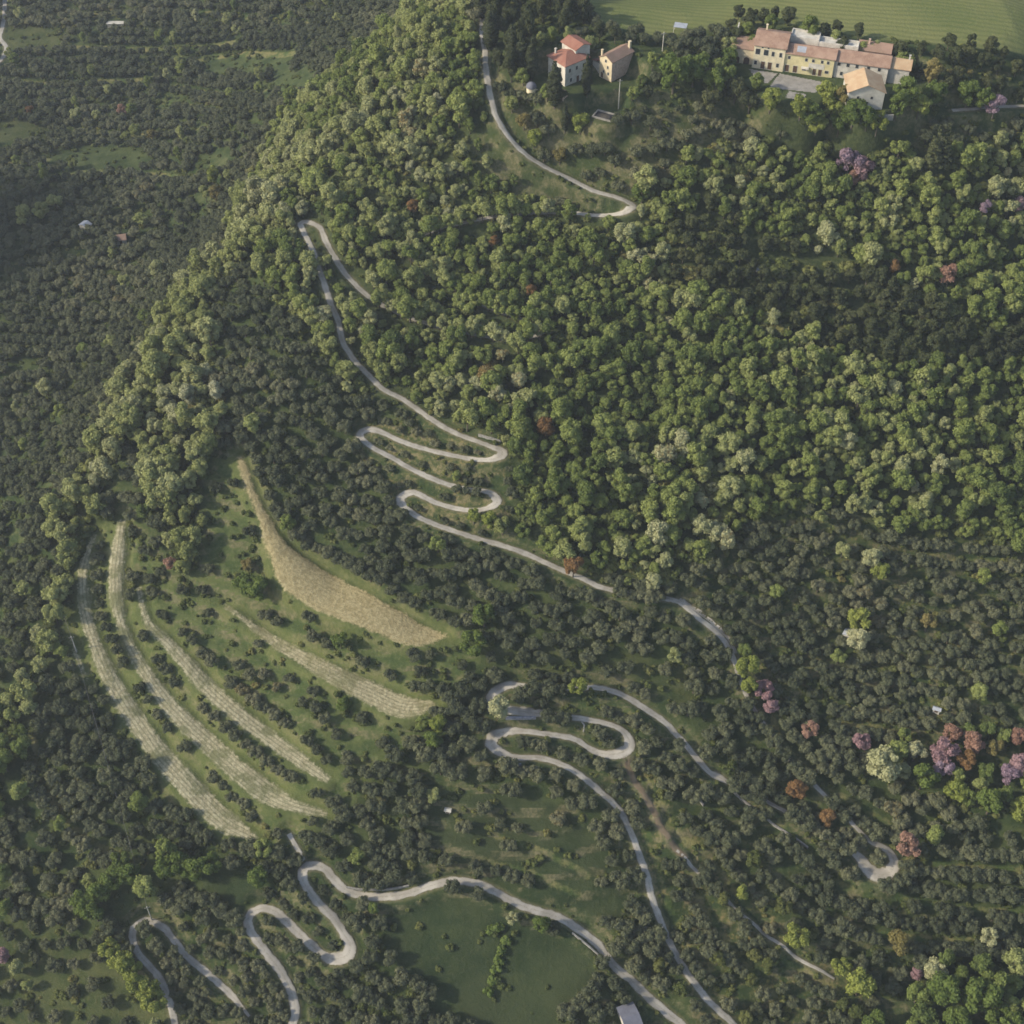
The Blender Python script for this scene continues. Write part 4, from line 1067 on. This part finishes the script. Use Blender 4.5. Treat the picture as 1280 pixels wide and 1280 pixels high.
RP = np.concatenate(ROWX); RP = RP[(RP[:, 0] > -285) & (RP[:, 0] < 220) & (RP[:, 1] > 140) & (RP[:, 1] < 705)]
NR = len(RP); cx = np.concatenate([RP[:, 0], cx]); cy = np.concatenate([RP[:, 1], cy]); NC += NR
cz = H(cx, cy)
pxx, pyy, dd = project(cx, cy, cz + 2.0)
zi = np.zeros(NC, int)
jx = vnoise(cx, cy, 9, 21) * 14; jy = vnoise(cx, cy, 9, 22) * 14
for k, z in enumerate(ZONES):
    if z[5] is None: continue
    zi[inpoly(pxx + jx, pyy + jy, z[5])] = k
inview = (pxx > -330) & (pxx < 1800) & (pyy > -90) & (pyy < 1400)
dr = bil(D_road, X0, Y0, 1.0, cx, cy); dv = bil(D_vis, X0, Y0, 1.0, cx, cy)
ds = bil(D_strip, X0, Y0, 1.0, cx, cy); dl = bil(D_lane, X0, Y0, 1.0, cx, cy)
SPECIAL = [] # filled below: (px, py, radius, kind, mat key, name, label)
def sp(px, py, r, mat, label, kind='broad', name='broadleaf_tree', cat='tree', sz=None): SPECIAL.append((px, py, r, mat, label, kind, name, cat, sz))
FL = dict(name='flowering_tree', cat='flowering tree')
sp(1062,200,4.2,'lilac','large lilac flowering tree above the wood below the farmhouse',**FL)
sp(1080,210,3.0,'pink','pink flowering tree against the right side of the large lilac one',**FL)
sp(1065,222,2.2,'salmon','small salmon flowering tree under the large lilac one',**FL)
sp(1245,130,3.2,'lilac','pinkish lilac flowering tree beside the lane right of the barn',**FL)
sp(1230,258,2.0,'lilac','small lilac flowering tree inside the upper right wood',**FL)
sp(1274,255,2.0,'pink','small pink flowering tree at the right edge of the wood',**FL)
sp(955,862,2.6,'pink','pink flowering tree beside a yellow green tree on the lane bank',**FL)
sp(964,884,2.0,'pink','smaller pink flowering tree just below its twin on the lane bank',**FL)
sp(1012,912,2.2,'salmon','salmon tinted tree among olives below the pink pair',**FL)
sp(1078,927,2.4,'pink','dusky pink tree left of the cream flowering one',**FL)
sp(1182,940,3.6,'pink','mauve pink flowering tree in the middle of the colourful clump',**FL)
sp(1180,962,2.6,'lilac','lilac pink tree at the foot of the mauve pink one',**FL)
sp(1188,917,2.6,'salmon','salmon red tree at the top of the colourful clump',**FL)
sp(1215,928,2.8,'salmon','brownish salmon tree right of the mauve pink one',**FL)
sp(1208,950,2.6,'rust','rusty pink tree low in the colourful clump',**FL)
sp(1274,955,2.8,'pink','pink flowering tree at the right picture edge of the clump',**FL)
sp(1263,968,2.6,'lilac','lilac flowering tree at the right end of the clump',**FL)
sp(1272,920,2.2,'salmon','salmon tree above the pink ones at the right edge',**FL)
sp(1245,936,2.2,'ochre','ochre tinted tree between the salmon and pink ones')
sp(1133,1058,3.2,'salmon','salmon red flowering tree at the pale turning bend',**FL)
sp(995,988,2.6,'rust','rust orange tree in the olives above the terrace wall')
sp(1035,1022,2.2,'rust','small rust orange tree beside the lane near the turning bend')
sp(1188,342,3.0,'salmon','salmon tinted tree in the right hand wood')
sp(1118,332,2.0,'rust','small rust tinted tree at the edge of the clearing')
sp(717,708,2.9,'rust','rust brown tree on the road bend below the wood')
sp(663,364,1.7,'rust','small rust brown tree in the central wood')
sp(515,257,2.0,'rust','rust tinted tree in the upper left of the wood')
sp(618,302,1.6,'rust','tiny rust tinted tree in the upper middle of the wood')
sp(1147,1218,1.6,'pink','small pink flowering bush at the lower right',**FL)
sp(212,703,1.8,'salmon','salmon tinted tree at the lower tip of the sunlit belt',**FL)
sp(152,138,2.2,'salmon','reddish tree in the far valley grove',**FL)
sp(4,1196,2.0,'pink','pink flowering tree at the lower left picture edge',**FL)
sp(37,137,1.8,'rust','rust tinted tree in the far upper left grove')
sp(722,857,2.4,'lime','round yellow green tree on the road above the switchback')
sp(997,1170,3.2,'lime','round yellow green tree beside the end of the thin path')
sp(1052,1208,2.4,'lime','smaller of two touching yellow green trees at the lower right')
sp(1075,1232,3.5,'lime','larger of two touching yellow green trees at the lower right')
sp(927,1115,2.0,'lime','narrow yellow green tree above the thin path')
sp(933,832,3.2,'lime','yellow green tree at the bend of the lane')
sp(938,858,2.4,'lime','yellow green tree just left of the pink flowering one')
sp(1075,775,3.0,'lime','upper part of the tall pale green pair by the grey hut')
sp(1073,797,3.0,'cream','lower pale green tree beside the grey hut')
sp(622,885,2.9,'cream','cream blossoming tree at the end of the small switchback',**FL)
sp(1105,955,3.8,'cream','cream blossoming tree at the left of the colourful clump',**FL)
sp(1145,940,2.8,'cream','pale yellow tree between the cream and the mauve ones')
sp(1155,972,3.6,'green','fresh green tree in front of the colourful clump')
sp(1195,988,3.0,'lime','yellow green tree at the lower edge of the colourful clump')
sp(1240,1003,3.6,'green','fresh green tree right of the yellow green one in the clump')
sp(1276,1012,3.0,'lime','yellow green tree at the right edge below the clump')
sp(1125,1182,3.2,'ochre','olive brown rounded tree in the lower right grove')
sp(1160,778,2.4,'ochre','yellowish tree in the right hand terraces')
sp(321,1096,2.6,'green','fresh green tree beside the small clearing left of the hairpin')
sp(305,728,3.0,'green','fresh green tree left of the golden field')
sp(322,735,3.2,'green','larger fresh green tree touching the golden field corner')
sp(309,705,1.8,'ochre','small ochre tree above the fresh green pair by the golden field')
sp(605,770,3.0,'green','green tree at the right end of the golden field')
sp(590,803,3.4,'green','large green tree below the tip of the golden field')
sp(265,222,2.6,'lime','tall yellowish tree at the valley edge',sz=1.3)
sp(268,240,2.6,'ochre','yellow brown tree under the tall yellowish one at the valley edge')
sp(190,168,2.4,'ochre','orange yellow tree in the far valley grove')
sp(168,163,2.6,'belt','pale green tree beside the orange yellow one in the valley')
sp(120,143,2.0,'belt','pale green tree in the row above the valley clearing')
sp(50,262,3.0,'belt','yellow green tree in the left valley row, left end')
sp(68,250,3.0,'belt','yellow green tree in the left valley row, right end')
sp(30,265,2.6,'belt','smaller yellow green tree in the left valley row')
sp(355,140,2.8,'lime','yellow green tree where the wood meets the valley')
sp(1170,1212,3.0,'cream','cream yellow tree above the large green ones at the lower right')
sp(1236,1172,2.2,'cream','pale narrow tree in the lower right grove')
sp(1228,1248,4.6,'green','large green tree in the lower right corner clump')
sp(1182,1238,4.0,'green','large green tree left of the corner clump')
sp(1255,1275,4.0,'green','large green tree at the bottom right corner')
sp(1200,1275,3.6,'green','green tree at the bottom edge of the corner clump')
sp(1095,1282,3.4,'green','green tree cut by the bottom edge below the yellow pair')
sp(1090,696,2.6,'cream','pale yellow tree at the lower edge of the right hand wood')
sp(1100,712,2.4,'lime','yellow green tree under the pale one at the wood edge')
sp(795,322,2.4,'cream','cream blossoming tree in the middle of the upper wood')
sp(612,650,2.2,'lime','pale yellow tree covering the lower hairpin')
sp(592,645,2.0,'lime','yellow green tree left of the pale one at the lower hairpin')
sp(628,657,2.4,'belt','pale green tree right of the lower hairpin')
sp(843,92,4.6,'green','largest round green tree left of the farmhouse')
sp(868,85,4.0,'green','round green tree touching the largest one left of the farmhouse')
sp(895,105,3.4,'green','green tree in front of the farmhouse left wing')
sp(920,110,3.2,'darkwood','dark rounded tree in the garden before the left wing')
sp(938,125,3.2,'darkwood','dark tree in the garden left of the lower yard')
sp(890,125,3.0,'darkwood','dark tree at the garden edge below the round green trees')
sp(910,72,2.8,'green','small green tree beside the left wing of the farmhouse')
sp(964,124,2.8,'lime','yellow green tree below the paved yard')
sp(1033,112,2.8,'lime','yellow green tree in front of the yellow wall')
sp(1042,130,3.4,'lime','large yellow green tree left of the barn')
sp(1058,118,2.8,'ochre','brown leaved tree against the barn roof')
sp(1068,140,3.4,'green','green tree hiding the left half of the barn')
sp(1015,140,3.0,'green','green tree at the lower corner of the yards')
sp(1085,148,2.6,'green','low green tree at the foot of the barn')
sp(1135,112,3.4,'green','green tree right of the barn')
sp(1122,132,3.0,'green','smaller green tree below the right side of the barn')
sp(1168,112,3.4,'green','green tree behind the lane right of the barn')
sp(1165,88,3.0,'ochre','brownish tree in the hedge right of the farmhouse')
sp(1212,115,3.4,'green','green tree left of the lilac one by the lane')
sp(1230,120,3.0,'green','green tree touching the lilac one by the lane')
sp(810,222,3.6,'belt','pale green tree beside the uppermost hairpin')
sp(803,240,2.8,'green','green tree under the pale one beside the uppermost hairpin')
sp(726,152,2.8,'lime','yellow green tree left of the dark basin')
sp(1170,182,3.2,'darkwood','grey green conifer left of its neighbour in the upper right wood',kind='conifer',name='conifer',cat='conifer')
sp(1182,180,3.2,'darkwood','grey green conifer right of its neighbour in the upper right wood',kind='conifer',name='conifer',cat='conifer')
for i, (a, b_) in enumerate([(137,1186),(150,1202),(160,1212),(172,1228),(186,1238),(193,1252)]):
    sp(a, b_, 2.6 + 0.2 * (i % 3), 'lime', 'bright yellow green tree %s the row beside the bottom left lane' % ['at the top of', 'second from top in', 'third from top in', 'third from bottom in', 'second from bottom in', 'at the bottom of'][i])
for i, (a, b_) in enumerate([(103,1130),(122,1118),(140,1098),(160,1090),(205,1085),(225,1080),(262,1080),(243,1085),(118,1140)]):
    sp(a, b_, 3.0, 'green', 'green tree in the row above the bottom left loop, %s' % ['under its left end', 'second from left', 'third from left', 'left of the gap', 'right of the gap', 'sixth from left', 'right end', 'seventh from left', 'lower left foot'][i])
for a, b_, r_, lb_ in [(640,1148,1.5,'white blossoming bush at the head of the meadow hedge'),]:
    sp(a, b_, r_, 'cream', lb_, kind='broad', name='flowering_bush', cat='bush')
for i, (a, b_) in enumerate([(624,1160),(614,1162),(632,1176),(628,1188),(624,1200),(620,1212),(615,1226),(610,1240)]):
    sp(a, b_, 1.5, 'green', 'green bush of the hedge dividing the bottom meadows, %s' % ['beside its white head', 'left of its head', 'third down', 'fourth down', 'fifth down', 'sixth down', 'seventh down', 'last at the bottom'][i], kind='shrub', name='hedge_bush', cat='bush', )
sp(1002,132,3.0,'lime','yellow green tree below the middle of the paved yards')
sp(1022,150,3.0,'lime','yellow green tree above the silvery row, below the yards')
sp(1050,152,3.0,'green','green tree above the silvery row, below the barn side')
sp(1098,152,2.8,'lime','yellow green tree below the barn gable')
sp(1150,130,3.0,'lime','yellow green tree at the start of the lane right of the barn')
sp(655,150,2.2,'ochre','ochre shrub like tree on the inner bank of the top road')
sp(668,172,2.2,'lime','yellow green small tree on the inner bank of the top road')
sp(640,128,2.2,'belt','pale small tree left on the inner bank of the top road')
sp(700,192,2.2,'ochre','ochre small tree above the lower part of the top road')
sp(675,1155,2.4,'green','green tree just below the bottom road on the meadow')
sp(548,905,2.4,'lime','yellow green tree in the ravine above the lower one')
sp(540,925,2.4,'green','green tree in the ravine below the yellow green one')
sp(425,800,2.4,'green','green tree on the bank under the golden field')
sp(430,880,2.0,'green','green bush like tree at the end of the second strip')
sp(467,1135,1.5,'green','small green tree in front of the bottom road')
sp(680,535,2.6,'rust','brownish tree in the wood above the middle hairpins')
sp(677,520,2.2,'belt','pale tree above the brownish one in the wood')
CY = dict(kind='cypress', name='cypress', cat='cypress')
CYP = [(693,133,16.5,1.45,'tall dark cypress in front of the white house'),(733,120,15.5,0.95,'slender cypress right of the white house front'),
 (706,164,10.5,0.75,'short slender cypress below the tiny rosy shed'),(613,62,14,1.6,'tall black cypress beside the top of the road'),
 (603,24,14,1.5,'black cypress higher up the road behind the first'),(664,100,15,1.1,'dark cypress behind the round turret'),(652,92,15,1.1,'dark cypress in the clump left of the turret'),
 (640,78,14,1.1,'dark cypress at the left of the clump by the road')]

okc = rng.rand(NC); okd = rng.rand(NC)
grid = {}; trees = []
CELL = 4.0
spots = []
SPECIAL = [(p[0], p[1], p[2] * (1.4 if p[0] == 1105 else 1.18), *p[3:]) for p in SPECIAL]
for (px, py, r, mat, label, kind, name, cat, sz) in SPECIAL:
    hc = {'broad': 5.0 * r / 3.4, 'shrub': .5, 'conifer': 9 * r / 3.6}[kind]
    x, y, z = at(px, py, hc); spots.append((x, y, z, r))
for px, py, h, r, lb_ in CYP:
    x, y, z = at(px, py); spots.append((x, y, z, r))
spa = np.array([(s[0], s[1], s[3]) for s in spots])
pads = np.array(PADS)
order = np.arange(NC)
for k in order:
    if not inview[k]: continue
    z = ZONES[zi[k]]
    if z[1] is None: continue
    x, y = cx[k], cy[k]
    s = 0.82 + 0.36 * rng.rand()
    rad = z[3] * s; spc = z[2] * (0.9 + 0.2 * rng.rand())
    if dv[k] < rad * 0.50 or dr[k] < 0.35: continue
    hc = (2.4 if z[1] == 'olive' else 4.2) * s
    ty = (CAM_H - cz[k]) / math.hypot(x, y)
    yb = y + hc / ty * y / math.hypot(x, y); xb = x + hc / ty * x / math.hypot(x, y)
    if min(dv[k], 99) < 14 and bil(D_vis, X0, Y0, 1.0, xb, yb) < rad * (0.15 + 0.65 * okd[k]): continue
    if 366 < pxx[k] < 412 and 268 < pyy[k] < 318 and dv[k] < rad * 1.5: continue
    if ds[k] > -rad * 0.8: continue
    if z[0] != 'forest' and dl[k] > -rad * 0.55: continue
    if bil(D_strip, X0, Y0, 1.0, xb, yb) > -rad * 0.35: continue
    gi, gj = int(x // CELL), int(y // CELL); bad = False
    for a in (-1, 0, 1, 2, -2):
        for b_ in (-1, 0, 1, 2, -2):
            for q in grid.get((gi + a, gj + b_), ()):
                lim = 0.5 * (spc + q[2])
                if (q[0] - x) ** 2 + (q[1] - y) ** 2 < lim * lim: bad = True; break
            if bad: break
        if bad: break
    if bad: continue
    if okc[k] > (z[4] if k < NR or z[0] != 'strips' else 0.38):
        grid.setdefault((gi, gj), []).append((x, y, spc)); continue     # a gap that stays a gap
    if np.any((spa[:, 0] - x) ** 2 + (spa[:, 1] - y) ** 2 < ((spa[:, 2] + rad) * 0.66) ** 2): continue
    if np.any((pads[:, 0] - x) ** 2 + (pads[:, 1] - y) ** 2 < (pads[:, 2] + 0.5) ** 2): continue
    grid.setdefault((gi, gj), []).append((x, y, spc))
    trees.append((k, x, y, float(cz[k]), rad, zi[k], pxx[k], pyy[k], dd[k]))
print("trees", len(trees))

# the 300 of each kind that show largest become things; the rest is one mass per kind
ZONES.append(('odd', 'broad', 0, 0, 0, None, 'lighter green broadleaf tree standing out among dark olives', 'broadleaf trees among the olives')); ODDZ = len(ZONES) - 1
kinds = {'olive': [], 'broad': []}
for t in trees:
    sp_ = ZONES[t[5]][1]
    odd = sp_ == 'olive' and ZONES[t[5]][0] not in ('strips', 'botgrove', 'row') and rng.rand() < (0.16 if ZONES[t[5]][0] == 'rightopen' else 0.075 if t[7] > 640 and t[6] < 420 else 0.035)
    if odd: t = t[:5] + (ODDZ,) + t[6:]
    kinds['olive' if sp_ == 'olive' and not odd else 'broad'].append(t)
LIM = {'olive': 300, 'broad': 300 - sum(1 for s in SPECIAL if s[6] == 'broadleaf_tree')}
mass = []
def mkey(t):
    z = ZONES[t[5]]
    if z[1] == 'olive': return 'olive'
    if z[0] == 'odd' and 740 < t[6] < 1100 and t[7] > 940: return 'shrub'
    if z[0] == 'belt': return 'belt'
    if z[0] in ('dark', 'hedge', 'fieldedge') or (z[0] in ('houseg', 'vground') and rng.rand() < 0.3): return 'darkwood'
    # wood front toward the spur: sunlight put into paler leaves, like the belt
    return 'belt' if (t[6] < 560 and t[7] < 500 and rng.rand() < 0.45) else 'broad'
for kd, lst in kinds.items():
    vis = lambda t: (-5 < t[6] < 1285 and -5 < t[7] < 1285)
    lst.sort(key=lambda t: -(t[4] / t[8] if vis(t) else 0))
    for i, t in enumerate(lst):
        z = ZONES[t[5]]; rz = rng.uniform(0, 6.283); mk = mkey(t)
        s = t[4] * (rng.choice([0.75, 0.9, 1.0, 1.15, 1.5]) if z[0] in ('forest', 'belt') else 1.0) / (2.6 if kd == 'olive' else 3.4); szz = s * rng.uniform(0.88, 1.2)
        if z[0] == 'hedge': szz *= 1.5
        pi = rng.randint(6 if kd == 'olive' else 11)
        if i < LIM[kd] and vis(t):
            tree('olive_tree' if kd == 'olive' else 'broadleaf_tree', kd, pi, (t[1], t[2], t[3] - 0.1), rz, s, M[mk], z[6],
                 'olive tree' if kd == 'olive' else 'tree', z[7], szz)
        else:
            mass.append((kd, mk, t[1], t[2], t[3] - 0.1, rz, s, szz, pi))

def proto_coll(kind, mat, mk):
    c = bpy.data.collections.new("protos_" + kind + "_" + mk)
    for i, (cm, tm, (v, f4, f3), tb) in enumerate(PROTO[kind]):
        if tb:
            tv = np.array(tb.v); b0 = len(v)
            t3 = []; t4 = []
            for f in tb.f:
                if len(f) == 4: t4.append([q + b0 for q in f])
                else:
                    for q in range(1, len(f) - 1): t3.append([f[0] + b0, f[q] + b0, f[q + 1] + b0])
            n4 = len(f4); me = mesh_np(kind, np.concatenate([v, tv]), np.concatenate([f4, t4]), np.concatenate([f3, t3]))
            mi = np.zeros(len(me.polygons), np.int32); mi[n4:n4 + len(t4)] = 1; mi[n4 + len(t4) + len(f3):] = 1
            me.materials.append(mat); me.materials.append(M['bark']); me.polygons.foreach_set("material_index", mi)
        else:
            me = mesh_np(kind, v, f4, f3); me.materials.append(mat)
        c.objects.link(bpy.data.objects.new("proto_%s_%02d" % (kind, i), me))
    return c
def scatter(name, rows, coll, **k):
    """one object whose points carry instances"""
    rows = np.array(rows, dtype=np.float64)      # x y z rz s sz idx
    me = bpy.data.meshes.new(name); me.vertices.add(len(rows)); me.vertices.foreach_set("co", rows[:, :3].astype(np.float32).ravel())
    a = me.attributes.new("rz", 'FLOAT', 'POINT'); a.data.foreach_set("value", rows[:, 3].astype(np.float32))
    sc = np.stack([rows[:, 4], rows[:, 4], rows[:, 5]], -1).astype(np.float32)
    a = me.attributes.new("scl", 'FLOAT_VECTOR', 'POINT'); a.data.foreach_set("vector", sc.ravel())
    a = me.attributes.new("pick", 'INT', 'POINT'); a.data.foreach_set("value", rows[:, 6].astype(np.int32))
    o = bpy.data.objects.new(name, me); link(o); tag(o, kind='stuff', **k)
    ng = bpy.data.node_groups.new(name, 'GeometryNodeTree')
    ng.interface.new_socket("Geometry", in_out='INPUT', socket_type='NodeSocketGeometry')
    ng.interface.new_socket("Geometry", in_out='OUTPUT', socket_type='NodeSocketGeometry')
    N_ = ng.nodes; gi = N_.new("NodeGroupInput"); go = N_.new("NodeGroupOutput")
    ip = N_.new("GeometryNodeInstanceOnPoints"); ci = N_.new("GeometryNodeCollectionInfo")
    ci.inputs[0].default_value = coll; ci.inputs["Separate Children"].default_value = True; ci.inputs["Reset Children"].default_value = True
    def na(nm, t):
        q = N_.new("GeometryNodeInputNamedAttribute"); q.data_type = t; q.inputs[0].default_value = nm; return q.outputs[0]
    cb = N_.new("ShaderNodeCombineXYZ"); ng.links.new(na("rz", 'FLOAT'), cb.inputs[2])
    m2p = N_.new("GeometryNodeMeshToPoints")
    ng.links.new(gi.outputs[0], m2p.inputs[0]); ng.links.new(m2p.outputs[0], ip.inputs["Points"])
    ng.links.new(ci.outputs[0], ip.inputs["Instance"]); ip.inputs["Pick Instance"].default_value = True
    ng.links.new(na("pick", 'INT'), ip.inputs["Instance Index"]); ng.links.new(cb.outputs[0], ip.inputs["Rotation"])
    ng.links.new(na("scl", 'FLOAT_VECTOR'), ip.inputs["Scale"]); ng.links.new(ip.outputs[0], go.inputs[0])
    md = o.modifiers.new("scatter", 'NODES'); md.node_group = ng
    return o
for kd, mk, nm, lb_, cat_ in (('olive', 'olive', 'olive_grove', 'mass of the smaller looking olive trees across valley and slopes', 'olive grove'),
                    ('broad', 'broad', 'woodland', 'mass of mixed green trees covering the upper slope', 'woodland'),
                    ('broad', 'belt', 'sunlit_woodland', 'mass of pale green trees along the spur', 'woodland'),
                    ('broad', 'shrub', 'scrub_trees', 'yellowish small trees on the dry banks of the lower slope', 'scrub'),
                    ('broad', 'darkwood', 'dark_woodland', 'mass of dark evergreens in the upper wood and behind the farmhouse', 'woodland')):
    rows = [(m_[2], m_[3], m_[4], m_[5], m_[6], m_[7], m_[8]) for m_ in mass if m_[0] == kd and m_[1] == mk]
    print(nm, len(rows))
    if rows: scatter(nm, rows, proto_coll(kd, M[mk], mk), label=lb_, cat=cat_)

# undergrowth on banks, verges and open ground
NU = 42000
ux = rng.uniform(-260, 215, NU); uy = rng.uniform(140, 690, NU)
uz = H(ux, uy); upx, upy, ud = project(ux, uy, uz)
keep = (upx > -250) & (upx < 1700) & (upy > -30) & (upy < 1330)
dru = bil(D_road, X0, Y0, 1.0, ux, uy); dsu = bil(D_strip, X0, Y0, 1.0, ux, uy)
keep &= (dru > 0.7) & (dsu < -0.9)
keep &= (rng.rand(NU) < 0.34 + 0.6 * (vnoise(ux, uy, 12, 31) > 0.08))
keep &= ~inpoly(upx, upy, FIELD)
for p in (MEADOW1, MEADOW3): keep &= ~(inpoly(upx, upy, p) & (rng.rand(NU) < 0.85))
for p in (VGROUND, HOUSEG): keep &= ~(inpoly(upx, upy, p) & (rng.rand(NU) < 0.7))
for p in VALOPEN + [MEADOW2, BOTLEFT, GRASSHILL, GRASSLEFT]: keep &= ~(inpoly(upx, upy, p) & (rng.rand(NU) < 0.5))
for q in PADS[:]:
    keep &= (np.hypot(ux - q[0], uy - q[1]) > q[2])
ii = np.nonzero(keep)[0]
near = dru[ii] < 3
inf = (inpoly(upx, upy, FOREST) | inpoly(upx, upy, BELT))[ii]
us = rng.uniform(0.5, 1.5, len(ii)) * np.where(near, 0.8, 1.0) * np.where(inf & ~near, 2.2, 1.0)
rows = np.stack([ux[ii], uy[ii], uz[ii] - 0.08, rng.uniform(0, 6.28, len(ii)), us, us * rng.uniform(0.7, 1.2, len(ii)), rng.randint(0, 4, len(ii))], -1)
print("undergrowth", len(rows))
scatter('undergrowth', rows, proto_coll('shrub', M['shrub'], 'shrub'), label='low scrub and tall grass on banks and verges', cat='undergrowth')

# hand placed single trees
for (px, py, r, mat, label, kind, name, cat, sz), (x, y, z, _) in zip(SPECIAL, spots):
    base = {'broad': 3.4, 'shrub': 1.0, 'conifer': 3.6}[kind]
    s = r / base
    tree(name, kind, rng.randint(7), (x, y, z - 0.1), rng.uniform(0, 6.28), s, M[mat], label, cat,
         'flowering trees' if name == 'flowering_tree' else None, s * (sz or rng.uniform(0.95, 1.1)))
for i, (px, py, h, r, lb_) in enumerate(CYP):
    x, y, z = at(px, py)
    tree('cypress', 'cypress', i, (x, y, z - 0.1), i, r * 1.75 / 1.1, M['cypress'], lb_, 'cypress', 'cypresses by the white house', h / 14.5)

# ------------------------------------------------------------------ evening air
b = MB(); b.box(-2300, 2300, -650, 3100, float(FZ.min()) - 1.0, CAM_H + 8)
hz = b.build('haze', None, None) if False else link(bpy.data.objects.new('haze', b.mesh('haze')))
hm = bpy.data.materials.new('haze'); hm.use_nodes = True; hm.node_tree.nodes.clear()
ho = hm.node_tree.nodes.new("ShaderNodeOutputMaterial"); hv = hm.node_tree.nodes.new("ShaderNodeVolumePrincipled")
hv.inputs["Color"].default_value = (0.80, 0.88, 1.0, 1); hv.inputs["Density"].default_value = 0.00012
hv.inputs["Anisotropy"].default_value = 0.2
hm.node_tree.links.new(hv.outputs[0], ho.inputs["Volume"]); hz.data.materials.append(hm)
tag(hz, kind='stuff')
